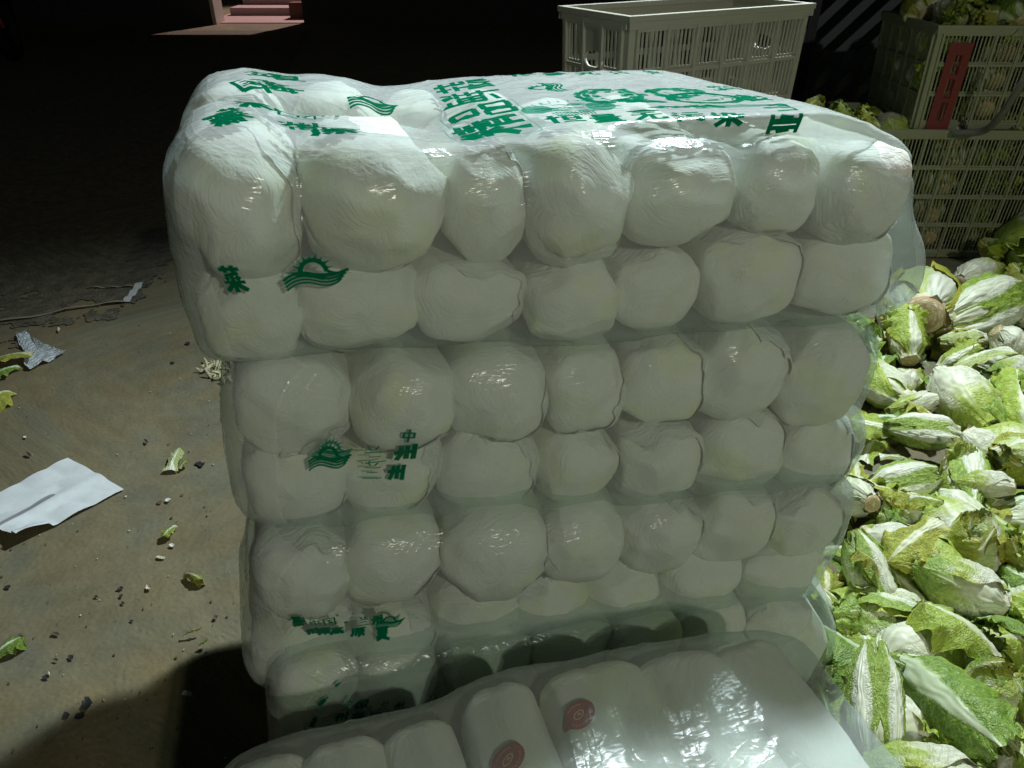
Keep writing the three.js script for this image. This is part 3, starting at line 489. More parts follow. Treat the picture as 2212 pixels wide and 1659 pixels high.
// the near bag: its cabbages lie with their sides up
{
  const yaw = THREE.MathUtils.degToRad(16.5), fwd = V(sin(yaw), 0, cos(yaw)), r = rng(77), list = [[560, 1640, 90], [735, 1600, 96], [912, 1572, 82], [1085, 1494, 84], [1262, 1452, 118], [1450, 1408, 108], [1606, 1380, 92]];
  const Y = 0.4, frame = makeFrame('near', yaw, onY(1150, 1560, Y).addScaledVector(fwd, 0.1)), H = [];
  const lo = [9, 9, 9], hi = [-9, -9, -9];
  list.forEach(([px, py, hw], i) => {
    const q = onY(px, py, Y - 0.012), t = (q.z - 0) / ray(px, py).z, a = hw * t / FPX * 1.02, b = 0.056 + 0.008 * r(), L = 0.27, pos = q.clone().addScaledVector(fwd, L - 0.05); pos.y = Y - b + [-0.012, -0.006, -0.006, 0.004, 0.006, 0.0, -0.008][i];
    const label = i === 3 ? 'white wrapped cabbage with a red oval sticker low in the frame, narrower than its neighbour' : i === 4 ? 'broad white wrapped cabbage with a whole red oval sticker in the near bag' : `white wrapped cabbage without sticker, ${ORD[i]} from left in the near bag`;
    const o = { show: i === 4 ? 0.5 : 0.25, cap: 0.62, fold: false, turn: -0.05 + 0.1 * r(), square: 2.9, nu: 64, nv: 44 };
    const head = wrappedCabbage(frame, pos, a, b, L, 400 + i, label, 'wrapped cabbages in the near bag', o);
    H.push(head);
    if (i === 3 || i === 4) {   // sticker
      const surf = headSurface(a, b, L, 400 + i, o), c = onY(i === 4 ? 1250 : 1097, i === 4 ? 1546 : 1642, Y + 0.002); head.worldToLocal(c);
      const cap = 0.62 * min(a, b), rot = -0.45, rx = 0.0215, rz = 0.017;
      const g = grid(28, 9, (s, k) => { const A = s * 2 * PI, X = cos(A) * k * rx, Z = sin(A) * k * rz, x = c.x + X * cos(rot) - Z * sin(rot), z = c.z + X * sin(rot) + Z * cos(rot), v = z > 0 ? 0.45 * Math.acos(min(1, z / cap)) / (PI / 2) : 0.45 + 0.3 * clamp(-z / (L - 2 * cap), 0, 1); let lo_ = 0.02, hi_ = 0.48; for (let n = 0; n < 24; n++) { const m = (lo_ + hi_) / 2; if (surf(m, v).x > x) lo_ = m; else hi_ = m; } const p = surf(lo_, v); return V(p.x, p.y + 0.004, z); }, (s, k) => [0.5 + 0.5 * cos(s * 2 * PI) * k, 0.5 + 0.5 * sin(s * 2 * PI) * k]);
      M.sticker ??= S({ roughness: 0.5, map: ctex(cv(256, 256, (x) => { x.fillStyle = '#a03a35'; x.fillRect(0, 0, 256, 256); x.strokeStyle = '#8c2c2a'; x.lineWidth = 14; x.beginPath(); x.arc(128, 128, 118, 0, 7); x.stroke(); x.strokeStyle = '#e3c7a0'; x.fillStyle = '#dcc59a'; x.lineWidth = 10; x.beginPath(); x.ellipse(128, 128, 42, 30, 0.2, 0, 7); x.stroke(); x.beginPath(); x.moveTo(112, 128); x.lineTo(150, 116); x.lineTo(140, 146); x.fill(); x.lineWidth = 5; x.beginPath(); x.arc(128, 128, 88, 0.7, 2.2); x.stroke(); x.globalAlpha = 0.6; for (let k = 0; k < 9; k++) { const a = 3.6 + k * 0.28; x.fillRect(128 + cos(a) * 92 - 6, 128 + sin(a) * 92 - 8, 11, 16); } })) });
      part(head, 'sticker', g, M.sticker);
    }
    const e = pos.clone().applyMatrix4(frame.inv); lo[0] = min(lo[0], e.x - a); hi[0] = max(hi[0], e.x + a); lo[2] = min(lo[2], e.z - L + 0.03); hi[2] = max(hi[2], e.z + 0.06); hi[1] = max(hi[1], e.y + b); lo[1] = min(lo[1], e.y - b);
  });
  const { g, c, h } = draped(frame, [lo[0] - 0.012, lo[1] - 0.01, lo[2] - 0.006], [hi[0] + 0.06, hi[1] + 0.006, hi[2] + 0.01], { limit: 0.045, cells: 96, slack: (x, y, z) => lerp(1, 0.5, sstep(0.75, 0.95, x)), smooth: 4, limit: 0.07 });
  const t = thing('cabbage_bag', 'clear bag lying nearest the viewer, red stickers showing through its film', 'plastic bag', 'clear bags in the near pile');
  frame.m.decompose(t.position, t.quaternion, t.scale);
  const nearFilm = plainFilm(0.8); nearFilm.roughness = 0.2; nearFilm.bumpScale = 0.0006; part(t, 'clear_film', g, nearFilm);
  // the bag underneath carries it
  const low = H.map((hd, i) => { const k = hd.clone(); for (const ch of [...k.children]) if (ch.name === 'sticker') k.remove(ch); k.name = numbered('wrapped_cabbage'); k.position.y -= 0.145; scene.add(k); return tag(k, `wrapped cabbage in the hidden bag beneath the near bag, ${ORD[i]} from left`, 'wrapped cabbage', 'wrapped cabbages beneath the near bag'); });
  const lower = draped({ ...frame, name: 'none' }, [lo[0] - 0.014, lo[1] - 0.15, lo[2] - 0.01], [hi[0] + 0.02, hi[1] - 0.145, hi[2] + 0.01], { limit: 0.006, cells: 50 });
  const t2 = thing('cabbage_bag', 'clear bag of cabbages underneath the near bag', 'plastic bag', 'clear bags in the near pile'); frame.m.decompose(t2.position, t2.quaternion, t2.scale);
  part(t2, 'clear_film', lower.g, nearFilm);
  const rest = draped({ ...frame, name: 'none' }, [lo[0] + 0.02, -Y + 0.003, lo[2] + 0.03], [hi[0] - 0.04, lo[1] - 0.152, hi[2]], { limit: 0.004, cells: 30 });
  const t3 = thing('paper_sack', 'pale sack of cabbages at the foot of the near pile', 'sack'); frame.m.decompose(t3.position, t3.quaternion, t3.scale);
  const sack = part(t3, 'sack_cloth', rest.g, S({ color: new THREE.Color(0.5, 0.5, 0.46), roughness: 0.8 }));
}

// ───────────────────────── napa cabbages ─────────────────────────
{
  // one leaf, flat: white rib that narrows to the tip, veins, crinkled green blade
  const W = 512, H = 1024; let wide = false; const half = (v) => 0.36 * pow(1 - v, 1.1) + 0.012 + 0.34 * (1 - sstep(0, 0.32, v)), r = rng(21);
  const veins = []; for (let i = 0; i < 15; i++) { const v0 = 0.2 + 0.76 * (i / 15) + 0.03 * r(); for (const s of [-1, 1]) veins.push([s, v0 + 0.03 * r(), 0.06 + 0.14 * r(), 0.75 + 0.3 * r(), r()]); }
  const veinMask = cv(W, H, (g) => {
    g.fillStyle = '#000'; g.fillRect(0, 0, W, H); g.strokeStyle = '#fff'; g.lineCap = 'round';
    for (const [s, v0, rise, reach, q] of veins) {
      const x0 = (0.5 + s * half(v0) * 0.5) * W, y0 = (1 - v0) * H, x1 = (0.5 + s * 0.5 * reach) * W, y1 = (1 - min(1, v0 + rise)) * H;
      g.globalAlpha = 0.6; g.lineWidth = 4 * (1 - v0) + 2; g.beginPath(); g.moveTo(x0, y0); g.quadraticCurveTo(lerp(x0, x1, 0.6), lerp(y0, y1, 0.25), x1, y1); g.stroke();
      for (let k = 1; k < 5; k++) { const t = k / 5, bx_ = lerp(x0, x1, t), by = lerp(y0, y1, t * t); g.globalAlpha = 0.5; g.lineWidth = 1.8; g.beginPath(); g.moveTo(bx_, by); g.lineTo(bx_ + s * (12 + 24 * q), by - 30 - 20 * q); g.moveTo(bx_, by); g.lineTo(bx_ + s * 26, by + 8); g.stroke(); }
    }
  });
  const vd = veinMask.getContext('2d').getImageData(0, 0, W, H).data;
  const masks = (u, v) => { const x = abs(u - 0.5) * 2, h = half(v) * (1 + 0.12 * noise3(u * 3, v * 9, 4)); const hw_ = 0.74 * pow(1 - v, 0.75) + 0.01, rib = wide === 2 ? 1 - sstep(hw_ * 0.86, hw_ * 1.1 + 0.02, x + 0.03 * noise3(u * 9, v * 22, 3)) : wide ? 1 - sstep(0.46, 0.9, v * 1.05 + 0.2 * x * x + 0.15 * noise3(u * 7, v * 3, 9) + 0.04 * noise3(u * 18, v * 8, 2)) : 1 - sstep(h * 0.7, h * 1.2 + 0.03, x), vein = vd[((floor((1 - v) * (H - 1))) * W + floor(u * (W - 1))) * 4] / 255; return [rib, vein, x]; };
  const leafTex = (ribC, green, dark, edge, speck) => dtex(W, H, (u, v) => {
    const [rib, vein, x] = masks(u, v), line = 0.5 + 0.5 * sin((u - 0.5) * 70 / (0.6 + (1 - v)) + 3 * noise3(u * 4, v * 4, 8)), n = fbm(u * 9, v * 17, 3, 4), m = clamp(0.5 + 0.9 * n, 0, 1), old = speck * sstep(0.25, 0.6, fbm(u * 4, v * 7, 12, 3));
    const c = [0, 0, 0], e = sstep(0.72, 1, x) * 0.7 + 0.3 * sstep(0.85, 1, v);
    for (let k = 0; k < 3; k++) {
      let b = lerp(dark[k], green[k], m); b = lerp(b, edge[k], e * 0.8); b = lerp(b, ribC[k], vein * 0.4);
      const w = ribC[k] * (1 - (0.07 + (k === 2 ? 0.06 : 0)) * line) + 0.02 * n; c[k] = lerp(lerp(b, w, rib), [0.55, 0.45, 0.2][k], old);
    }
    return c;
  }, true);
  const bump = dtex(W, H, (u, v) => { const [rib, vein, x] = masks(u, v), line = sin((u - 0.5) * 70 / (0.6 + (1 - v)) + 3 * noise3(u * 4, v * 4, 8)); const pucker = abs(noise3(u * 13, v * 24, 5)) * 0.6 + 0.3 * abs(noise3(u * 30, v * 54, 6)); return lerp(0.5 + clamp(pucker, 0, 1) * 0.32 + vein * 0.16, 0.74 + 0.05 * line, rib); });
  const mk = (t, o = {}) => P({ map: t, bumpMap: bump, bumpScale: 0.006, roughness: 0.46, side: THREE.DoubleSide, transmission: 0.1, ...o });
  M.leaf = [
    mk(leafTex([0.86, 0.88, 0.78], [0.7, 0.77, 0.34], [0.54, 0.64, 0.2], [0.72, 0.76, 0.28], 0.0)),     // fresh
    mk(leafTex([0.86, 0.87, 0.74], [0.72, 0.74, 0.3], [0.54, 0.58, 0.17], [0.76, 0.71, 0.28], 0.35)),      // yellowing
    mk(leafTex([0.8, 0.85, 0.72], [0.54, 0.65, 0.26], [0.36, 0.5, 0.14], [0.58, 0.67, 0.22], 0.0)),        // dark green
    mk(leafTex([0.89, 0.9, 0.84], [0.8, 0.84, 0.6], [0.68, 0.76, 0.44], [0.76, 0.79, 0.42], 0.08)),         // pale inner
  ];
  wide = true; M.leaf.push(mk(leafTex([0.9, 0.91, 0.83], [0.74, 0.8, 0.4], [0.56, 0.66, 0.22], [0.72, 0.76, 0.3], 0.1)), mk(leafTex([0.86, 0.88, 0.78], [0.64, 0.73, 0.34], [0.42, 0.55, 0.16], [0.62, 0.7, 0.24], 0.0))); wide = 2; M.leaf.push(mk(leafTex([0.9, 0.92, 0.84], [0.66, 0.75, 0.36], [0.46, 0.58, 0.18], [0.62, 0.7, 0.26], 0))); wide = false;
  M.butt = S({ roughness: 0.6, map: ctex(cv(128, 128, (g) => { g.fillStyle = '#d8d2b4'; g.fillRect(0, 0, 128, 128); const q = rng(4); for (let i = 0; i < 90; i++) { g.strokeStyle = `rgba(${120 + q() * 60},${100 + q() * 50},${60 + q() * 30},${0.15 + 0.3 * q()})`; g.lineWidth = 1 + 3 * q(); g.beginPath(); g.ellipse(64 + (q() - 0.5) * 14, 64 + (q() - 0.5) * 14, 8 + 50 * q(), 6 + 50 * q(), q() * 3, q() * 6, q() * 6 + 1); g.stroke(); } })) });
}
// leaf hugging a body that stands along +y; k: how far in it sits, open: how far its tip leans out
function leafGeometry(o) {
  const { L, R, k = 1, arc = 1.15, open = 0, ruffle = 1, seed = 1, tip = 0.42, rib = 1, len = 1, nu = 26, nv = 38 } = o;
  const prof = (v) => (0.5 + 0.5 * sstep(0, 0.26, v)) * lerp(1, tip, pow(sstep(0.55, 1.04, v), 1.7));
  return grid(nu, nv, (s, v) => {
    const u = s * 2 - 1, w = (0.5 + 0.62 * sstep(0, 0.55, v)) * (1 - 0.5 * pow(sstep(0.72, 1, v), 2) * u * u), f = u * arc * w, edge = pow(abs(u), 2.2);
    const wave = edge * sstep(0.28, 0.75, v) * ruffle, top = sstep(0.82, 1, v) * ruffle;
    let r = R * k * prof(v) + 0.0065 * rib * (1 - v * 0.8) * (1 - sstep(0.15, 0.62, abs(u))) + open * pow(sstep(0.35, 1, v), 2) * (0.6 + 0.4 * edge);
    r += wave * (0.007 * sin(v * 30 + seed * 2 + u * 3) + 0.008 * noise3(u * 3, v * 15, seed)) + top * 0.006 * noise3(u * 7, v * 3, seed + 4) + 0.0022 * noise3(u * 5, v * 9, seed + 8);
    const y = L * len * (v - 0.05 * edge * sstep(0.6, 1, v)) + top * 0.006 * noise3(u * 6, 2, seed + 2) + (0.004 * wave * noise3(u * 2, v * 16, seed + 5)), a = f + 0.05 * wave * noise3(v * 9, u, seed);
    return V(r * sin(a), y, r * cos(a));
  });
}
function flatLeaf(o) {   // a leaf on its own, lying with its hollow down; base at the origin, tip along +y, outside +z
  const { L, W, seed = 1, bend = 0.12, cup = 0.25, ruffle = 1, stalk = 0.55, nu = 26, nv = 34 } = o;
  return grid(nu, nv, (s, v) => {
    const u = s * 2 - 1, w = W * (stalk * (1 - sstep(0, 0.5, v)) + sstep(0.1, 0.65, v)) * sqrt(max(0.02, 1 - pow(max(0, (v - 0.62) / 0.385), 2))), e = pow(abs(u), 2) * sstep(0.3, 0.7, v) + 0.5 * sstep(0.85, 1, v);
    return V(u * w * (1 - 0.1 * e), L * v * (1 - 0.02 * u * u), -cup * W * u * u * (0.4 + 0.6 * v) + bend * L * 4 * v * (1 - v) * 0.5 + ruffle * e * (0.011 * sin(v * 21 + seed * 3 + u * 4) + 0.01 * noise3(u * 2.5, v * 8, seed)) + 0.003 * noise3(u * 6, v * 9, seed + 3) + 0.005 * (1 - v) * (1 - sstep(0.1, 0.6, abs(u))));
  });
}
const napaKinds = {};
function napaParts(kind) {
  if (napaKinds[kind]) return napaKinds[kind];
  const L = 0.24, K = {
    tight: { R: 0.062, n: 6, arc: 1.5, open: 0, ruffle: 0.35, tip: 0.42, mats: [4, 4, 5, 4, 3, 3], turn: 0.4 },
    wedge: { R: 0.06, n: 6, arc: 0.92, open: 0.0, ruffle: 0.35, tip: 0.5, mats: [6, 6, 0, 0, 5, 3], turn: 0.58 },
    loose: { R: 0.054, n: 7, arc: 1.25, open: 0.018, ruffle: 1.5, tip: 0.8, mats: [0, 5, 1, 0, 3, 3, 0], turn: 0.2 },
    yellow: { R: 0.058, n: 6, arc: 1.45, open: 0.0, ruffle: 0.7, tip: 0.5, mats: [1, 1, 3, 1, 1, 3], turn: 1.3 },
    dark: { R: 0.056, n: 6, arc: 1.4, open: 0.008, ruffle: 1.0, tip: 0.65, mats: [2, 5, 0, 2, 0, 3], turn: 0.6 },
    stripped: { R: 0.057, n: 6, arc: 1.55, open: 0, ruffle: 0.25, tip: 0.38, mats: [4, 4, 4, 4, 3, 3], turn: 0.1 },
  }[kind], list = [], rr = rng(kind.length * 91 + kind.charCodeAt(0));
  for (let i = 0; i < K.n; i++) {
    const pair = kind === 'wedge' && i < 2, g = leafGeometry({ L, R: K.R, k: 1 - 0.075 * i * (kind === 'wedge' && i === 1 ? 0.2 : 1), arc: pair ? 0.66 : kind === 'wedge' ? 1.3 : K.arc, open: K.open * (1 - i / K.n), ruffle: K.ruffle, seed: i * 7 + kind.charCodeAt(1), tip: K.tip, len: (0.9 + 0.14 * rr()) * (i > 1 ? 1.02 : 1) });
    const a = kind === 'wedge' && i < 2 ? (i ? -K.turn : K.turn) : kind === 'wedge' && i === 2 ? 0 : K.turn + i * 2.35 + (rr() - 0.5) * 0.5;
    list.push(['leaf', g.rotateY(a).translate(0, -L * 0.45, 0), M.leaf[K.mats[i]]]);
  }
  list.push(['heart', new THREE.LatheGeometry([[0.001, 0.01], [0.026, 0.02], [0.036, 0.08], [0.034, 0.15], [0.02, 0.2], [0.001, 0.215]].map((p) => new THREE.Vector2(...p)), 20).translate(0, -L * 0.45, 0), M.leaf[3]]);
  const butt = new THREE.LatheGeometry([[0.0005, -0.008], [0.017, -0.0075], [0.024, -0.004], [0.028, 0.004], [0.03, 0.02]].map((p) => new THREE.Vector2(...p)), 24), bp = butt.attributes.position, bu = butt.attributes.uv;
  for (let i = 0; i < bp.count; i++) bu.setXY(i, 0.5 + bp.getX(i) * 16, 0.5 + bp.getZ(i) * 16);
  list.push(['stump', butt.translate(0, -L * 0.45, 0), M.butt]);
  return (napaKinds[kind] = list);
}
const yAxis = V(0, 1, 0);
function orient(o, base, tip, roll, L, offset) {
  const dir = tip.clone().sub(base), l = dir.length(); dir.normalize();
  const side = V(0, 1, 0).addScaledVector(dir, -dir.y); if (side.lengthSq() < 0.01) side.set(0, 0, 1).addScaledVector(dir, -dir.z); side.normalize();   // outside (+z) turned up
  const x = new THREE.Vector3().crossVectors(dir, side), m = new THREE.Matrix4().makeBasis(x, dir, side);
  o.quaternion.setFromRotationMatrix(m).multiply(new THREE.Quaternion().setFromAxisAngle(yAxis, roll));
  o.position.copy(base).addScaledVector(dir, l * offset);
  return l / L;
}
const firstOf = {};
function napa(kind, base, tip, roll, fat, label, group = 'loose napa cabbages heaped on the ground') {
  let t;
  if (firstOf[kind]) { t = firstOf[kind].clone(); t.name = numbered('napa_cabbage'); scene.add(t); tag(t, label, 'cabbage', group); }
  else { t = firstOf[kind] = thing('napa_cabbage', label, 'cabbage', group); for (const [n, g, m] of napaParts(kind)) part(t, n, g, m); }
  const k = orient(t, base, tip, roll, 0.24, 0.45); t.scale.set(k * fat * 1.22, k, k * fat * 1.22);
  return t;
}
const leafShapes = {};
function looseLeaf(shape, mat, base, tip, roll, wide, label, group = 'loose cabbage leaves on the heap') {
  const S_ = { broad: { L: 0.2, W: 0.075, ruffle: 1.2, bend: 0.14, seed: 3 }, stalk: { L: 0.2, W: 0.035, ruffle: 0.5, bend: 0.12, stalk: 1, cup: 0.5, seed: 5 }, curled: { L: 0.2, W: 0.08, ruffle: 2, bend: 0.3, cup: 0.7, seed: 9 }, upright: { L: 0.2, W: 0.07, ruffle: 1.5, bend: -0.1, cup: -0.3, seed: 12 } }[shape];
  leafShapes[shape] ??= flatLeaf(S_);
  const t = single('cabbage_leaf', leafShapes[shape], M.leaf[mat], label, 'cabbage leaf', group), k = orient(t, base, tip, roll, 0.2, 0); t.scale.set(k * wide, k, k);
  return t;
}
// [kind, base px, base height, tip px, tip height, roll, fatness, what tells it apart]
const NAPA = [
  ['yellow', 2175, 565, .06, 2118, 520, .12, 0.4, 1.15, 'yellow green cabbage lying alone on bare concrete before the lower crate'],
  ['loose', 2212, 520, .06, 2260, 590, .1, 0.2, 1.1, 'ragged pale cabbage at the frame edge just below the lower crate'],
  ['stripped', 2072, 612, .06, 2160, 578, .08, 0.0, 0.95, 'white cabbage stump at the far rim of the heap by bare concrete'],
  ['loose', 2240, 650, .05, 2180, 588, .1, 1.0, 1.0, 'pale leafy cabbage on the far rim of the heap at the frame edge'],
  ['dark', 2045, 690, .04, 2030, 612, .15, 0.2, 1.15, 'dark green crinkled cabbage above the round cut stump'],
  ['yellow', 1996, 682, .14, 1975, 630, .03, 0.6, 0.95, 'cabbage whose olive cut stump faces the viewer'],
  ['wedge', 2025, 705, .09, 2185, 632, .12, 0.9, 0.9, 'long cabbage with a broad white rib pointing up to the far edge'],
  ['stripped', 2150, 715, .15, 2235, 790, .06, 0.4, 1.05, 'cabbage with a smooth round white butt at the frame edge'],
  ['yellow', 2130, 735, .09, 2030, 742, .07, 0.5, 1.05, 'wilted brownish yellow cabbage in the far part of the heap'],
  ['dark', 2240, 700, .08, 2170, 655, .1, 2.0, 1.1, 'dark green leafy cabbage beside the round white butt at the edge'],
  ['loose', 1965, 780, .06, 1945, 680, .14, 0.0, 1.15, 'yellow green crinkled cabbage close to the right end of the topmost bag'],
  ['dark', 1900, 745, .05, 1835, 690, .08, 0.4, 1.0, 'dark cabbage showing below the right end of the topmost bag'],
  ['stripped', 1975, 800, .12, 1950, 870, .04, 1.2, 0.85, 'small white butt standing up beside the second bag'],
  ['loose', 2030, 800, .06, 2110, 755, .12, 0.3, 1.1, 'ruffled bright green cabbage in the middle of the far heap'],
  ['tight', 2230, 785, .11, 2140, 810, .08, 2.0, 0.95, 'white based cabbage cut by the frame under the long pale stalk'],
  ['stripped', 2030, 862, .1, 1918, 888, .06, 1.3, 0.8, 'cabbage with a knobbly white root end next to the second bag'],
  ['tight', 2032, 812, .11, 2150, 935, .08, 0.15, 1.0, 'biggest white cabbage, lit on top, with a yellow flake on its side'],
  ['dark', 2215, 960, .06, 2180, 820, .12, 0.9, 1.1, 'green cabbage with a white outer rib along the frame edge'],
  ['wedge', 2068, 945, .09, 1915, 928, .09, -0.5, 1.0, 'cabbage with parallel white ribs beside the corner of the second bag'],
  ['tight', 2088, 935, .12, 2190, 1020, .09, 0.6, 1.0, 'cabbage with a curved white base and a torn side leaf'],
  ['yellow', 2240, 1000, .08, 2160, 985, .15, 0.2, 1.2, 'yellow green ruffled cabbage below the torn one at the edge'],
  ['loose', 2045, 1040, .05, 2080, 955, .14, 0.6, 0.9, 'bright green upright cabbage top between two ribbed ones'],
  ['wedge', 1868, 1062, .08, 2018, 1025, .1, 0.7, 0.95, 'ribbed cabbage reaching out from between the second and third bags'],
  ['tight', 1885, 1088, .12, 1800, 1050, .05, 1.0, 0.9, 'cabbage with a brown rooty end touching the third bag'],
  ['loose', 2000, 1105, .06, 1880, 1080, .1, 1.4, 1.0, 'green cabbage lying under the ribbed one by the third bag'],
  ['stripped', 2190, 1055, .12, 2060, 1040, .1, 0.7, 0.95, 'smooth domed white cabbage above the olive head'],
  ['yellow', 2105, 1240, .03, 2112, 1105, .17, 0.4, 1.25, 'olive green round topped head standing above the large white cabbage'],
  ['dark', 1960, 1160, .05, 1890, 1110, .09, 0.3, 1.1, 'shaded green cabbage under the third bag corner'],
  ['tight', 2165, 1310, .1, 1975, 1222, .14, 0.5, 0.98, 'large clean white cabbage, its base toward the frame edge'],
  ['wedge', 1905, 1330, .05, 1835, 1150, .14, 0.75, 1.0, 'steeply leaning cabbage with ridged white ribs beside the third bag'],
  ['loose', 2215, 1250, .05, 2170, 1160, .13, 0.3, 1.1, 'yellowish crumpled cabbage right of the olive head'],
  ['dark', 1920, 1395, .02, 1995, 1310, .1, 0.6, 1.2, 'dark olive cabbage sunk in the hollow behind the upright one'],
  ['loose', 1775, 1275, .1, 1832, 1370, .06, 0.5, 0.7, 'narrow ribbed cabbage beside the lowest bag film'],
  ['tight', 1815, 1440, .06, 1905, 1410, .07, 0.4, 0.85, 'white ribbed stalk end behind the tip of the upright cabbage'],
  ['wedge', 1886, 1660, .09, 1882, 1395, .15, 0.0, 0.78, 'upright cabbage with two white ribs and a green wedge between'],
  ['dark', 1955, 1440, .08, 2190, 1640, .14, 0.25, 0.92, 'large green veined cabbage right of the upright two ribbed one'],
  ['tight', 2118, 1560, .04, 2150, 1420, .15, 0.5, 1.1, 'ragged white cabbage with a frayed yellow rim behind the veined one'],
  ['dark', 2240, 1580, .05, 2190, 1470, .1, 0.5, 1.0, 'glossy dark cabbage cut by the frame edge near the bottom'],
  ['dark', 1800, 1560, .03, 1782, 1440, .1, 0.5, 1.05, 'veiny green cabbage squeezed between lowest bag and upright cabbage'],
  ['tight', 2130, 1700, .12, 1850, 1660, .12, 0.8, 0.8, 'bottom cabbage with a long white flank lying across the lower edge'],
  ['loose', 2060, 1500, .02, 2030, 1395, .08, 1.0, 1.15, 'shaded dark green leafy cabbage in the hollow above the veined one'],
  ['dark', 2230, 1420, .04, 2130, 1390, .12, 0.6, 1.2, 'green cabbage with a ruffled rim under the large white one'],
];
for (const [kind, bx_, by, bh, tx, ty, th, roll, fat, label] of NAPA) napa(kind, onY(bx_, by, bh), onY(tx, ty, th), roll, fat, label);
{ const r = rng(91); for (let i = 0; i < 26; i++) { const py = 620 + 1080 * (i / 26), px = lerp(max(1830, 1980 - (py - 600) * 0.22), 2260, r()), b = onY(px, py, 0.05), a = r() * 2 * PI, l = 0.19 + 0.05 * r(); napa(['tight', 'loose', 'dark', 'stripped', 'wedge'][i % 5], b, b.clone().add(V(cos(a) * l, 0.02 * r(), sin(a) * l)), r() * 6, 1.0, 'napa cabbage half buried low in the heap', 'napa cabbages half buried in the heap'); } }
const LEAVES = [
  ['broad', 1, 2030, 1125, .19, 1915, 1215, .14, 0.1, 1.0, 'bright yellow green ruffled leaf draped over the large white cabbage'],
  ['stalk', 3, 2180, 752, .18, 2060, 790, .15, 0.2, 1.0, 'long pale stalk leaf arched over the green cabbages'],
  ['upright', 2, 1905, 800, .09, 1872, 700, .17, 0.4, 0.6, 'thin white ribbed leaf skeleton near the topmost bag'],
  ['curled', 0, 2175, 1450, .1, 1985, 1300, .15, 0.3, 0.9, 'large green leaf with a frilled yellow rim under the white cabbage'],
  ['curled', 1, 1900, 1240, .14, 1850, 1190, .18, 0.4, 0.8, 'small yellow curled leaf leaning on the ridged ribs'],
  ['broad', 0, 1800, 1330, .08, 1862, 1318, .11, 0.2, 0.8, 'small frilled leaf sticking out beside the lowest bag'],
  ['stalk', 3, 1900, 985, .12, 1960, 990, .12, 0.1, 1.2, 'broken white stalk piece between two ribbed cabbages'],
  ['broad', 1, 2150, 975, .16, 2205, 940, .17, 0.2, 0.7, 'torn yellow leaf on the curved white cabbage'],
  ['stalk', 2, 1810, 1640, .1, 1765, 1470, .12, 0.2, 0.7, 'dark green stem leaning along the near bag'],
  ['broad', 0, 1965, 1072, .14, 2040, 1085, .15, 0.1, 0.9, 'leaf with a white chip beside the domed cabbage'],
  ['curled', 1, 2090, 1455, .14, 2180, 1430, .2, 0.3, 0.6, 'frayed yellow leaf rim on the ragged white cabbage'],
  ['curled', 1, 2120, 1190, .17, 2150, 1140, .19, 0.0, 0.5, 'withered tan leaf scrap on the olive head'],
  ['broad', 2, 1900, 1420, .16, 1960, 1440, .13, 0.3, 0.6, 'dark frilled leaf at the shoulder of the upright cabbage'],
];
for (const [sh, m, bx_, by, bh, tx, ty, th, roll, wide, label] of LEAVES) looseLeaf(sh, m, onY(bx_, by, bh), onY(tx, ty, th), roll, wide, label);
{ // trimmed leaves that nobody could count, under and between the heads
  const r = rng(55), gs = [[], [], []], src = [flatLeaf({ L: 0.13, W: 0.05, seed: 2, ruffle: 1.4, nu: 12, nv: 14 }), flatLeaf({ L: 0.1, W: 0.045, seed: 6, ruffle: 1.6, bend: 0.3, nu: 12, nv: 14 })];
  for (let i = 0; i < 170; i++) {
    const py = 600 + 1150 * pow(r(), 0.8), px = lerp(max(1760, 1960 - (py - 600) * 0.35), 2330, r()), b = onY(px, py, 0.012 + 0.07 * r()), a = r() * 2 * PI, o = new THREE.Object3D();
    orient(o, b, b.clone().add(V(cos(a), 0.25 * (r() - 0.4), sin(a))), (r() - 0.5) * 1.2, 1, 0); o.updateMatrix();
    gs[i % 3].push(src[i % 2].clone().applyMatrix4(o.matrix));
  }
  const mats = [M.leaf[0], M.leaf[2], M.leaf[1]], litter = new THREE.Group(); litter.name = 'leaf_litter'; scene.add(litter); tag(litter, 'trimmed cabbage leaves strewn under and between the heap', null, null, 'stuff');
  gs.forEach((g, i) => part(litter, ['green_leaves', 'dark_leaves', 'yellow_leaves'][i], mergeGeometries(g), mats[i]));
}

// ───────────────────────── crates ─────────────────────────
M.crate = S({ color: new THREE.Color(0.3, 0.295, 0.235), roughness: 0.55, bumpMap: M.crumple, bumpScale: 0.0004 });
M.crateOld = S({ color: new THREE.Color(0.29, 0.31, 0.2), roughness: 0.6 });
M.redPaint = S({ color: new THREE.Color(0.19, 0.03, 0.025), roughness: 0.6, bumpMap: M.crumple, bumpScale: 0.001 });
M.dark = S({ color: new THREE.Color(0.025, 0.032, 0.045), roughness: 0.6 });
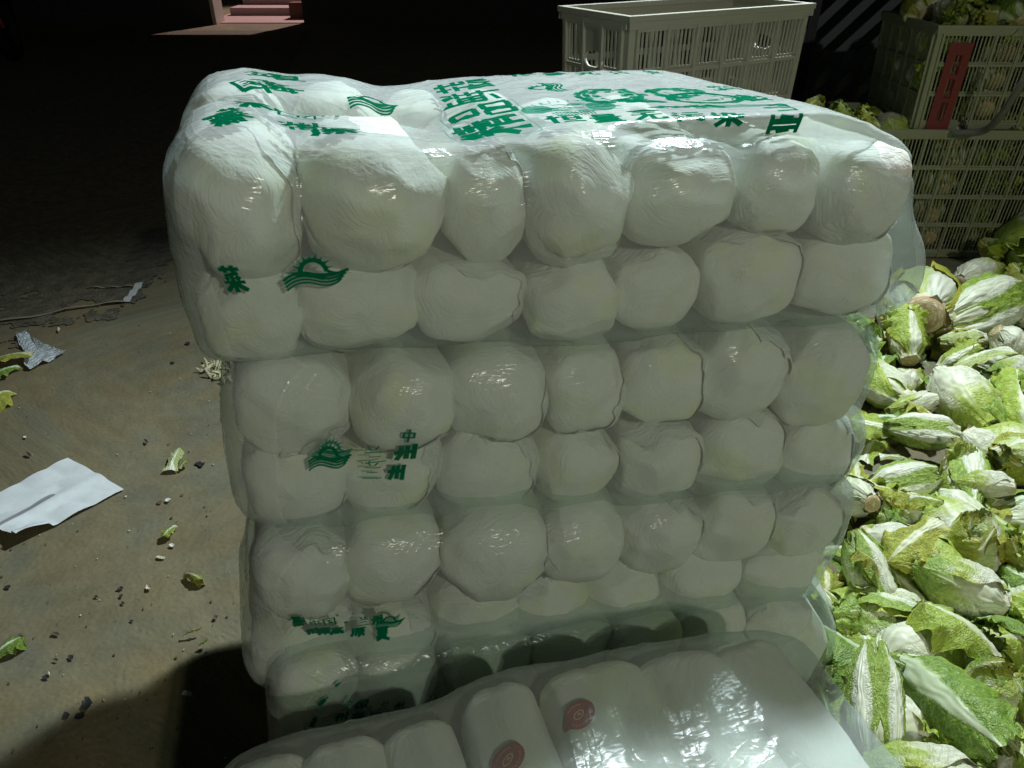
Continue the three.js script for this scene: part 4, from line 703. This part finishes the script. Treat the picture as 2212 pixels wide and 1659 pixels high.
// a slotted wall of width w and height h standing in the xy plane, outside towards +z
function slottedWall(w, h, cols, rows, slots, o = {}) {
  const shape = new THREE.Shape([[0, 0], [w, 0], [w, h], [0, h]].map((p) => new THREE.Vector2(p[0] - w / 2, p[1]))), band = o.band ?? 0.016, m = 0.022, cw = (w - 2 * m) / cols, ch = (h - band - 0.03) / rows;
  for (let i = 0; i < cols; i++) for (let j = 0; j < rows; j++) {
    if (o.solid?.(i, j)) continue;
    const x0 = -w / 2 + m + i * cw + 0.006, y0 = 0.025 + j * ch + 0.008, x1 = x0 + cw - 0.012, y1 = y0 + ch - 0.016, p = (x1 - x0) / slots;
    for (let k = 0; k < slots; k++) { const a = x0 + k * p + p * 0.16, b = x0 + k * p + p * 0.84, hole = new THREE.Path([[a, y0], [b, y0], [b, y1], [a, y1]].map((q) => new THREE.Vector2(...q))); shape.holes.push(hole); }
  }
  if (o.grip) { const g = new THREE.Path(); g.absellipse(o.grip[0], o.grip[1], o.grip[2], o.grip[3], 0, 2 * PI, true); shape.holes.push(g); }
  return new THREE.ExtrudeGeometry(shape, { depth: 0.003, bevelEnabled: false, curveSegments: 10 });
}
function crateRibs(w, h, cols, rows, band = 0.016) {
  const m = 0.022, cw = (w - 2 * m) / cols, ch = (h - band - 0.03) / rows, v = [], hz = [];
  for (let i = 0; i <= cols; i++) v.push(bx(0.009, h - band - 0.002, 0.009, -w / 2 + m + i * cw, (h - band) / 2, 0.0065));
  for (let j = 0; j <= rows; j++) for (let i = 0; i < cols; i++) hz.push(bx(cw - 0.0095, 0.009, 0.007, -w / 2 + m + (i + 0.5) * cw, 0.022 + j * ch, 0.0055));
  return { v, hz };
}
function makeCrate(name, label, group, L, W, H, o) {
  const t = thing(name, label, 'crate', group), m = o.mat, ta = o.taper ?? 0.05;
  const walls = [[L, W / 2, 0, o.long], [L, W / 2, PI, o.long], [W, L / 2, PI / 2, o.short], [W, L / 2, -PI / 2, o.short]];
  walls.forEach(([w, off, a, cfg], i) => {
    const place = (g) => g.rotateX(ta).translate(0, 0, off - 0.003 - H * sin(ta)).rotateY(a);
    const taperX = (g) => { const p = g.attributes.position; for (let k = 0; k < p.count; k++) p.setX(k, p.getX(k) * (1 - 2 * sin(ta) * (H - p.getY(k)) / w)); g.computeVertexNormals(); return g; };
    part(t, 'side_panel', place(taperX(slottedWall(w, H, cfg.cols, o.rows, cfg.slots, { solid: cfg.solid, grip: cfg.grip }))), m);
    const rb = crateRibs(w, H, cfg.cols, o.rows);
    for (const g of rb.v) part(t, 'rib', place(taperX(g)), m);
    for (const g of rb.hz) part(t, 'cross_rib', place(taperX(g)), m);
    if (cfg.grip && i > 1) part(t, 'handle', place(new THREE.TorusGeometry(1, 0.16, 8, 24, PI).rotateZ(PI).scale(cfg.grip[2] * 0.9, cfg.grip[3], 0.02).translate(cfg.grip[0], cfg.grip[1], 0.006)), o.handleGlintMat ?? m);
    if (cfg.mark && i === cfg.markOn) part(t, 'red_marking', place(new THREE.PlaneGeometry(...cfg.mark.slice(2)).translate(cfg.mark[0], cfg.mark[1], 0.0052)), cfg.markMat);
    if (cfg.stripe && i === cfg.stripeOn) { const sw = cfg.stripe[1], g = slottedWall(sw, H - 0.05, 1, o.rows, 5, { band: 0.03 }); part(t, 'red_stripe', place(g.translate(cfg.stripe[0], 0, 0.012)), M.redPaint); }
  });
  const rim = [bx(L + 0.018, 0.012, 0.018, 0, H, W / 2), bx(L + 0.018, 0.012, 0.018, 0, H, -W / 2), bx(0.018, 0.012, W - 0.018, L / 2, H, 0), bx(0.018, 0.012, W - 0.018, -L / 2, H, 0)];
  part(t, 'rim', mergeGeometries(rim), m);
  const lip = [bx(L + 0.012, 0.016, 0.005, 0, H - 0.0145, W / 2 + 0.0045), bx(L + 0.012, 0.016, 0.005, 0, H - 0.0145, -W / 2 - 0.0045), bx(0.005, 0.016, W - 0.01, L / 2 + 0.0045, H - 0.0145, 0), bx(0.005, 0.016, W - 0.01, -L / 2 - 0.0045, H - 0.0145, 0)];
  part(t, 'rim_band', mergeGeometries(lip), m);
  const floorBars = []; for (let i = 0; i < 9; i++) floorBars.push(bx(L - 0.07, 0.004, 0.012, 0, 0.004, (i / 8 - 0.5) * (W - 0.09))); for (let i = 0; i < 12; i++) floorBars.push(bx(0.012, 0.003, W - 0.08, (i / 11 - 0.5) * (L - 0.09), 0.0075, 0));
  part(t, 'base_grid', mergeGeometries(floorBars), m);
  return t;
}
{
  const rimY = 1.03, near = onY(1362, 41, rimY), right = onY(1752, 12, rimY), left = onY(1220, 16, rimY), ax = right.clone().sub(near), L = ax.length(), yaw = Math.atan2(-ax.z, ax.x), W = 0.27, H = 0.335;
  const back = V(-sin(yaw), 0, -cos(yaw)), mid = near.clone().addScaledVector(ax, 0.5).addScaledVector(back, W / 2);
  const mark = S({ alphaTest: 0.5, roughness: 0.7, map: ctex(cv(128, 96, (g) => { g.strokeStyle = '#7a2630'; g.fillStyle = '#7a2630'; const q = rng(12); g.lineWidth = 7; for (let k = 0; k < 3; k++) { const x = 8 + k * 40; g.strokeRect(x, 8, 30, 36); g.beginPath(); g.moveTo(x + 15, 4); g.lineTo(x + 15, 56); g.moveTo(x, 26); g.lineTo(x + 30, 26); g.stroke(); } for (let k = 0; k < 9; k++) g.fillRect(6 + k * 13, 68 + 4 * q(), 8, 16); })) });
  const cfg = { mat: M.crate, rows: 3, taper: 0.022, long: { cols: 6, slots: 6 }, short: { cols: 3, slots: 5, solid: (i, j) => i === 1 && j > 0, grip: [0.005, H - 0.1, 0.038, 0.02], mark: [0.005, H - 0.155, 0.055, 0.045], markOn: 3, markMat: mark }, handleGlintMat: S({ color: new THREE.Color(0.7, 0.7, 0.64), roughness: 0.4 }) };  // handle lip paler than the crate: its white glint is put into the colour
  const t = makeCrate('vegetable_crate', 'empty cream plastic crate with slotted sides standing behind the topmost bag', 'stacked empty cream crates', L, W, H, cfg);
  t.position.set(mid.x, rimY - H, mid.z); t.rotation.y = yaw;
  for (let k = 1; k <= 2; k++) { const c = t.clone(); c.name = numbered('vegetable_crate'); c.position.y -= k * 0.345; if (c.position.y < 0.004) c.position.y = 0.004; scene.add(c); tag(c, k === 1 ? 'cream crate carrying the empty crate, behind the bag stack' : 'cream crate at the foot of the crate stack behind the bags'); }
}
{
  const cfg = { mat: M.crateOld, rows: 4, taper: 0.03, long: { cols: 7, slots: 6 }, short: { cols: 4, slots: 6 } };
  const lowC = makeCrate('vegetable_crate', 'dirty slotted crate full of cabbages carrying the red striped crate', 'dirty crates filled with cabbages', 0.72, 0.5, 0.52, cfg);
  lowC.position.set(1.76, 0.004, -3.2); lowC.rotation.y = -0.03;
  const side = lowC.clone(); side.name = numbered('vegetable_crate'); scene.add(side); side.position.set(0.98, 0.004, -3.12); side.rotation.y = 0.04; tag(side, 'dirty crate of cabbages left of the red striped crate, hidden by the bag stack');
  const up = makeCrate('vegetable_crate', 'upper crate with a red painted stripe, heaped with cabbages', 'dirty crates filled with cabbages', 0.62, 0.5, 0.36, { mat: M.crateOld, rows: 3, taper: 0.035, long: { cols: 6, slots: 6, stripe: [-0.215, 0.085], stripeOn: 0 }, short: { cols: 5, slots: 6 } });
  const yaw = 0.02, c = onY(2030, 60, 0.885);   // its near left corner
  const right = V(cos(yaw), 0, -sin(yaw)).multiplyScalar(1), r2 = V(cos(-yaw), 0, sin(yaw)), b2 = V(sin(yaw), 0, -cos(yaw));
  up.rotation.y = -yaw; up.position.set(c.x + r2.x * 0.31 + V(sin(yaw), 0, -cos(yaw)).x * 0.25, 0.528, c.z + sin(yaw) * 0.31 - cos(yaw) * 0.25);
  const inC = (k, n, y0, crate, label, group) => { const q = rng(k); for (let i = 0; i < n; i++) { const lx = (i % 3 - 1) * 0.22 + (q() - 0.5) * 0.05, lz = 0.15 - floor(i / 3 % 2) * 0.2, y = y0 + floor(i / 6) * 0.1, a = V(lx - 0.02, y, lz + 0.08).applyEuler(crate.rotation).add(crate.position), b = V(lx + 0.04 * (q() - 0.5), y + 0.06 * q(), lz - 0.1).applyEuler(crate.rotation).add(crate.position); napa(['tight', 'yellow', 'loose', 'dark'][i % 4], i % 2 ? a : b, i % 2 ? b : a, q() * 6, 1.3, label, group); } };
  inC(3, 30, 0.08, lowC, 'cabbage inside the lower crate, glimpsed through its slots', 'cabbages inside the lower crate');
  inC(5, 24, 0.07, up, 'cabbage inside the red striped crate, glimpsed through its slots', 'cabbages inside the red striped crate');
  const H = (kind, bx_, by, bh, tx, ty, th, roll, fat, label) => { const d = (px, py, y) => onD(px, py, y); napa(kind, d(bx_, by, bh), d(tx, ty, th), roll, fat, label, 'cabbages heaped on the crates'); };
  H('tight', 2045, 40, 3.2, 2125, 8, 3.15, 0.3, 1.1, 'white ribbed cabbage on top of the red striped crate');
  H('loose', 2190, 44, 3.05, 2090, 40, 3.1, 0.5, 1.1, 'bright green leafy cabbage on the rim of the red striped crate');
  H('yellow', 2250, 34, 3.1, 2165, 12, 3.2, 0.1, 1.2, 'yellow green cabbage at the frame edge on the red striped crate');
  H('loose', 2250, 70, 3.0, 2165, 66, 3.0, 1.3, 1.0, 'green cabbage hanging over the rim of the red striped crate');
  H('yellow', 1735, 262, 3.0, 1775, 212, 2.95, 0.3, 1.2, 'pale yellow cabbage peeping over the top right edge of the topmost bag');
  H('dark', 1838, 276, 2.95, 1802, 228, 2.95, 0.3, 1.1, 'green crinkled cabbage between the two others peeping over the bag edge');
  H('loose', 1895, 292, 2.9, 1850, 246, 2.9, 0.6, 1.0, 'pale frilled cabbage beside the lower rim of the red striped crate');
  const hose = single('grey_hose', new THREE.TubeGeometry(new THREE.CatmullRomCurve3([onD(2260, 110, 2.62), onD(2205, 185, 2.66), onD(2165, 245, 2.74), onD(2120, 284, 2.86), onD(2060, 287, 2.92)]), 40, 0.013, 10), S({ color: new THREE.Color(0.13, 0.13, 0.11), roughness: 0.7 }), 'grey hose hanging past the red striped crate', 'hose');
  // dark slatted frame farther back
  const rk = thing('slatted_frame', 'dark slatted metal frame standing in the shade behind the crates', 'frame');
  for (const [x, y, w, h] of [[0, 1.15, 1.5, 0.05], [0, 0.05, 1.5, 0.05], [-0.74, 0.6, 0.05, 1.05], [0.74, 0.6, 0.05, 1.05]]) part(rk, 'frame_bar', bx(w, h, 0.05, x, y, 0), M.dark);
  for (let i = 0; i < 15; i++) part(rk, 'slat', bx(0.045, 1.3, 0.02, 0, 0, 0).rotateZ(-0.72).translate(-0.95 + i * 0.13, 0.62, 0.01), M.slat ??= S({ color: new THREE.Color(0.09, 0.115, 0.14), roughness: 0.55 }));
  rk.position.set(2.35, 0.0, -4.3); rk.rotation.y = -0.2;
}

// ───────────────────────── litter on the concrete ─────────────────────────
const gp = (px, py, y = 0.004) => onY(px, py, y);
function scrapGeometry(pts, lift, sd, seg = 14) {   // a torn flat piece: outline in photo px, curled a little
  const P3 = pts.map(([x, y]) => gp(x, y)), c = P3.reduce((a, p) => a.add(p), V(0, 0, 0)).divideScalar(P3.length), n = P3.length;
  return grid(n * 4, seg, (s, k) => { const f = s * n, i = floor(f) % n, t = f - floor(f), e = P3[i].clone().lerp(P3[(i + 1) % n], f >= n ? 0 : t), p = c.clone().lerp(e, k * (1 + 0.06 * noise3(s * 9, sd, 0))); p.y = 0.0035 + lift * (0.5 + 0.5 * noise3(p.x * 30, p.z * 30, sd)) * (0.3 + k * k); return p; }, (s, k) => [0.5 + 0.5 * k * cos(s * 2 * PI), 0.5 + 0.5 * k * sin(s * 2 * PI)]);
}
const blob = (x, y, w, h, sd, n = 9) => { const r = rng(sd), o = []; for (let i = 0; i < n; i++) { const a = (i / n) * 2 * PI, q = 0.4 + 0.5 * r(); o.push([x + cos(a) * w * q, y + sin(a) * h * q]); } return o; };
{
  // white sheet
  const c = [[-95, 1112], [147, 990], [268, 1058], [62, 1172], [8, 1152]].map(([x, y]) => gp(x, y)), A = gp(-80, 1108), B = gp(147, 990), C = gp(268, 1058), Dd = gp(45, 1176);
  const paper = ctex(cv(512, 512, (g) => { g.fillStyle = '#d3dadb'; g.fillRect(0, 0, 512, 512); const q = rng(3); for (let i = 0; i < 400; i++) { g.fillStyle = `rgba(160,165,170,${0.08 * q()})`; g.beginPath(); g.arc(512 * q(), 512 * q(), 2 + 16 * q(), 0, 7); g.fill(); } g.fillStyle = 'rgba(128,131,134,0.85)'; g.beginPath(); g.moveTo(-10, 300); g.lineTo(220, 246); g.quadraticCurveTo(300, 232, 300, 262); g.quadraticCurveTo(300, 290, 250, 300); g.lineTo(-10, 330); g.fill(); }));  // off-white sheet with one tapered grey mark drawn on it
  const t = thing('paper_sheet', 'creased white paper sheet with a tapered grey mark lying on the concrete', 'paper');
  const f = (s, v) => { const p = A.clone().lerp(B, s).lerp(Dd.clone().lerp(C, s), v); p.y = 0.006 + 0.022 * sstep(0.35, 0.0, s) * sstep(0.5, 1, v) + 0.006 * abs(noise3(s * 2, v * 2, 4)) + 0.01 * exp(-pow((v - 0.62) / 0.09, 2)) * (1 - s * 0.5); if (v > 0.93 && s < 0.3) p.y += 0.01; return p; };
  part(t, 'sheet', grid(40, 30, f, (s, v) => [s, 1 - v]), S({ map: paper, roughness: 0.75, side: THREE.DoubleSide }));
  // packing strap
  const st = (pts, w, name, mat, label) => single(name, grid(60, 2, (s, v) => { const k = s * (pts.length - 1), i = min(floor(k), pts.length - 2), a = gp(...pts[i]).lerp(gp(...pts[i + 1]), k - i), d = gp(...pts[i + 1]).sub(gp(...pts[i])).normalize(), n = V(-d.z, 0, d.x); a.addScaledVector(n, (v - 0.5) * w); a.y = 0.006 + 0.006 * sin(s * 9) ** 2 + (v - 0.5) * 0.002; return a; }), mat, label, 'strap', 'packing straps on the ground');
  const tan = S({ color: new THREE.Color(0.3, 0.27, 0.2), roughness: 0.5, side: THREE.DoubleSide }), wht = S({ color: new THREE.Color(0.6, 0.61, 0.6), roughness: 0.45, side: THREE.DoubleSide });
  st([[-60, 702], [60, 688], [150, 668], [215, 658], [272, 652]], 0.017, 'packing_strap', tan, 'long tan packing strap reaching across the concrete');
  st([[272, 653], [290, 632], [304, 611]], 0.03, 'packing_strap', wht, 'short white folded strap end beside the asphalt edge');
  st([[188, 622], [240, 622], [288, 619]], 0.012, 'packing_strap', tan, 'thin tan strap piece beside the white strap end');
  // foam net sleeve
  const net = ctex(cv(256, 256, (g) => { g.fillStyle = '#c4ccd0'; g.fillRect(0, 0, 256, 256); g.strokeStyle = 'rgba(95,105,110,0.8)'; g.lineWidth = 3; for (let i = -16; i < 32; i++) { g.beginPath(); for (let y = 0; y <= 256; y += 16) g.lineTo(i * 14 + (y / 16 % 2 ? 5 : 0) + y * 0.4, y); g.stroke(); } }));
  single('foam_net', scrapGeometry([[36, 722], [60, 716], [70, 732], [98, 748], [120, 756], [146, 762], [128, 770], [104, 782], [66, 800], [52, 790], [58, 765], [42, 748]], 0.014, 2), S({ map: net, bumpMap: M.crumple, bumpScale: 0.003, roughness: 0.7, side: THREE.DoubleSide }), 'white foam net sleeve lying flat on the concrete', 'foam net');
}
{
  const g = 'cabbage trimmings on the concrete', L = (sh, m, a, b, w, label, roll = 0) => looseLeaf(sh, m, gp(a[0], a[1], 0.012), gp(b[0], b[1], 0.02), roll, w, label, g);
  looseLeaf('stalk', 1, gp(72, 762, 0.025), gp(-20, 778, 0.025), 0.2, 2.0, 'yellow green stalk lying on the foam net', g);
  L('broad', 2, [38, 790], [-25, 815], 1.0, 'dark green leaf below the foam net at the frame edge');
  L('curled', 1, [16, 845], [-25, 880], 1.2, 'yellow leaf scrap cut by the frame edge above the paper sheet');
  L('stalk', 3, [366, 1016], [388, 966], 1.3, 'white cabbage stalk piece lying alone on the concrete');
  L('broad', 1, [388, 1012], [405, 992], 0.8, 'small translucent leaf beside the white stalk piece');
  L('curled', 2, [-20, 1425], [50, 1375], 0.9, 'green curled leaf at the frame edge below the paper sheet');
  L('broad', 0, [378, 1135], [352, 1158], 0.9, 'pale green torn leaf above the others on the open concrete');
  L('curled', 1, [398, 1240], [438, 1254], 0.5, 'green and brown leaf scrap midway down the concrete');
  L('stalk', 1, [392, 1372], [434, 1356], 0.5, 'arched thin leaf rib with a dark curl');
  L('broad', 0, [428, 1395], [448, 1380], 0.7, 'small green leaf under the arched leaf rib');
  const scrap = (pts, lift, sd, mat, label, cat = 'scrap') => single('ground_scrap', scrapGeometry(pts, lift, sd, 5), mat, label, cat, 'small scraps on the concrete');
  const black = S({ color: new THREE.Color(0.03, 0.034, 0.034), roughness: 0.45 }), brown = S({ color: new THREE.Color(0.1, 0.065, 0.04), roughness: 0.8 }), cream = S({ color: new THREE.Color(0.5, 0.46, 0.33), roughness: 0.7 }), white = S({ color: new THREE.Color(0.62, 0.63, 0.58), roughness: 0.6 });
  scrap(blob(188, 1520, 17, 20, 1), 0.002, 1, black, 'largest black patch of trodden leaf on the concrete');
  scrap(blob(172, 1548, 15, 13, 2), 0.002, 2, black, 'black patch touching the lower end of the largest one');
  scrap(blob(143, 1545, 11, 14, 3), 0.002, 3, black, 'black patch left of the largest pair');
  scrap(blob(97, 1464, 12, 8, 4), 0.002, 4, black, 'slanting black scrap above the largest patch');
  scrap(blob(152, 1421, 9, 8, 5), 0.002, 5, black, 'black speck with a tail right of the slanting scrap');
  scrap(blob(258, 1272, 12, 6, 6), 0.002, 6, black, 'upper black flake of a cluster of three');
  scrap(blob(262, 1287, 8, 5, 7), 0.002, 7, black, 'middle black flake of a cluster of three');
  scrap(blob(265, 1303, 7, 5, 8), 0.002, 8, black, 'lowest black flake of a cluster of three');
  scrap(blob(208, 1289, 7, 4, 9), 0.002, 9, black, 'small black oval left of the cluster of three');
  scrap(blob(284, 1340, 7, 4, 10), 0.002, 10, black, 'small black oval right below the cluster of three');
  scrap(blob(16, 1268, 11, 6, 11), 0.003, 11, black, 'black lump near the frame edge');
  scrap(blob(432, 1003, 17, 8, 12, 12), 0.004, 12, black, 'crumpled black film scrap right of the white stalk');
  scrap(blob(404, 742, 10, 6, 13), 0.002, 13, black, 'black flakes near the left end of the second bag');
  scrap(blob(372, 783, 8, 4, 14), 0.002, 14, black, 'black flake left of the chips');
  scrap(blob(62, 984, 11, 6, 15), 0.006, 15, brown, 'dark brown crumb above the paper sheet');
  scrap(blob(315, 956, 8, 6, 16), 0.008, 16, brown, 'brown pellet above the white stalk piece');
  scrap(blob(120, 1427, 9, 5, 17), 0.003, 17, brown, 'thin brown crumb beside the slanting scrap');
  scrap(blob(120, 1285 + 85, 14, 7, 18), 0.003, 18, brown, 'faint brown smear of leaf right of the green curled leaf');
  scrap(blob(466, 1250 + 85, 8, 6, 19), 0.004, 19, brown, 'rusty brown crumb near the third bag');
  scrap(blob(128, 715, 7, 6, 20), 0.012, 20, cream, 'cream crumb right of the tan strap and above the net');
  scrap(blob(348, 1205, 14, 6, 21), 0.004, 21, cream, 'pale dry leaf flake left of the torn leaf');
  scrap(blob(372, 1075 + 105, 9, 6, 22), 0.006, 22, white, 'white shred just under the torn leaf');
  scrap(blob(362, 1082, 12, 6, 23), 0.004, 23, white, 'white shred above the pale torn leaf');
  scrap(blob(375, 1315 + 55, 3, 3, 24), 0.003, 24, cream, 'tiny cream crumb by the arched rib');
  scrap(blob(320, 1270, 10, 8, 25), 0.006, 25, cream, 'tan dry shred right of the three black flakes');
  scrap(blob(404, 1500, 15, 8, 26), 0.003, 26, white, 'pale flat shred low on the concrete');
  scrap(blob(412, 1472, 6, 5, 27), 0.006, 27, brown, 'small rusty crumb above the pale flat shred');
  scrap(blob(343, 1005 + 80, 9, 5, 28), 0.003, 28, brown, 'brown flake beside the paper sheet corner');
  scrap(blob(55, 945, 8, 4, 29), 0.003, 29, white, 'white shred below the yellow leaf scrap');
  scrap(blob(107, 1460 - 5, 4, 6, 30), 0.004, 30, cream, 'cream shred beside the slanting scrap');
  scrap(blob(380, 985, 9, 6, 31), 0.006, 31, brown, 'dry brown tuft above the white stalk');
  // chips of stalk in one small scatter, and fine grit
  const r = rng(31), chips = [], grit = [], o = new THREE.Object3D();
  for (let i = 0; i < 46; i++) { const p = gp(468 + (r() + r() - 1) * 42, 800 + (r() + r() - 1) * 26, 0.006 + 0.01 * r()); o.position.copy(p); o.rotation.set(r() * 0.6, r() * 6, r() * 0.6); o.scale.set(0.02 + 0.03 * r(), 0.003 + 0.003 * r(), 0.005 + 0.007 * r()); o.updateMatrix(); chips.push(new THREE.SphereGeometry(0.5, 8, 6).applyMatrix4(o.matrix)); }
  single('stalk_chips', mergeGeometries(chips), S({ color: new THREE.Color(0.5, 0.47, 0.28), roughness: 0.7 }), 'small scatter of pale stalk chips near the second bag', null, null, 'stuff');
  for (let i = 0; i < 170; i++) { const px = -20 + 600 * r(), py = 640 + 1050 * r(), p = gp(px, py, 0.003); o.position.copy(p); o.rotation.set(0, r() * 6, 0); const s = 0.0025 + 0.007 * r() * r(); o.scale.set(s, 0.0015 + s * 0.15, s * (0.4 + 0.6 * r())); o.updateMatrix(); grit.push(new THREE.SphereGeometry(0.5, 6, 4).applyMatrix4(o.matrix)); }
  const half = grit.length >> 1; const gg = new THREE.Group(); gg.name = 'grit'; scene.add(gg); tag(gg, 'fine dark grit and dry crumbs on the concrete', null, null, 'stuff');
  part(gg, 'dark_grit', mergeGeometries(grit.slice(0, half + 40)), brown); part(gg, 'pale_grit', mergeGeometries(grit.slice(half + 40)), cream);
}
{ // a dark red cargo tricycle parked far off in the dark
  const t = thing('cargo_tricycle', 'dark red cargo tricycle parked in the dark far off', 'tricycle'), red = S({ color: new THREE.Color(0.16, 0.012, 0.02), roughness: 0.4 }), tyre = S({ color: 0x0a0a0a, roughness: 0.8 });
  part(t, 'cargo_bed', mergeGeometries([bx(1.1, 0.05, 1.5, 0, 0.5, 0), bx(1.1, 0.34, 0.04, 0, 0.7, 0.73), bx(1.1, 0.34, 0.04, 0, 0.7, -0.73), bx(0.04, 0.34, 1.42, 0.53, 0.7, 0), bx(0.04, 0.34, 1.42, -0.53, 0.7, 0)]), red);
  for (const x of [-0.6, 0.6]) part(t, 'wheel', new THREE.TorusGeometry(0.25, 0.06, 10, 28).rotateY(PI / 2).translate(x, 0.31, -0.2), tyre);
  part(t, 'wheel', new THREE.TorusGeometry(0.23, 0.05, 10, 28).rotateY(PI / 2).translate(0, 0.28, 1.75), tyre);
  part(t, 'frame', new THREE.TubeGeometry(new THREE.CatmullRomCurve3([V(0, 0.5, 0.7), V(0, 0.5, 1.2), V(0, 0.95, 1.55), V(0, 0.3, 1.75)]), 24, 0.03, 8), red);
  part(t, 'handlebar', new THREE.TubeGeometry(new THREE.CatmullRomCurve3([V(-0.35, 1.02, 1.35), V(0, 0.98, 1.52), V(0.35, 1.02, 1.35)]), 16, 0.015, 8), tyre);
  part(t, 'seat', bx(0.28, 0.08, 0.5, 0, 0.74, 1.02), tyre);
  t.position.set(-6.4, 0, -9.2); t.rotation.y = 0.9;
}
scene.updateMatrixWorld(true);
renderer.render(scene, camera);
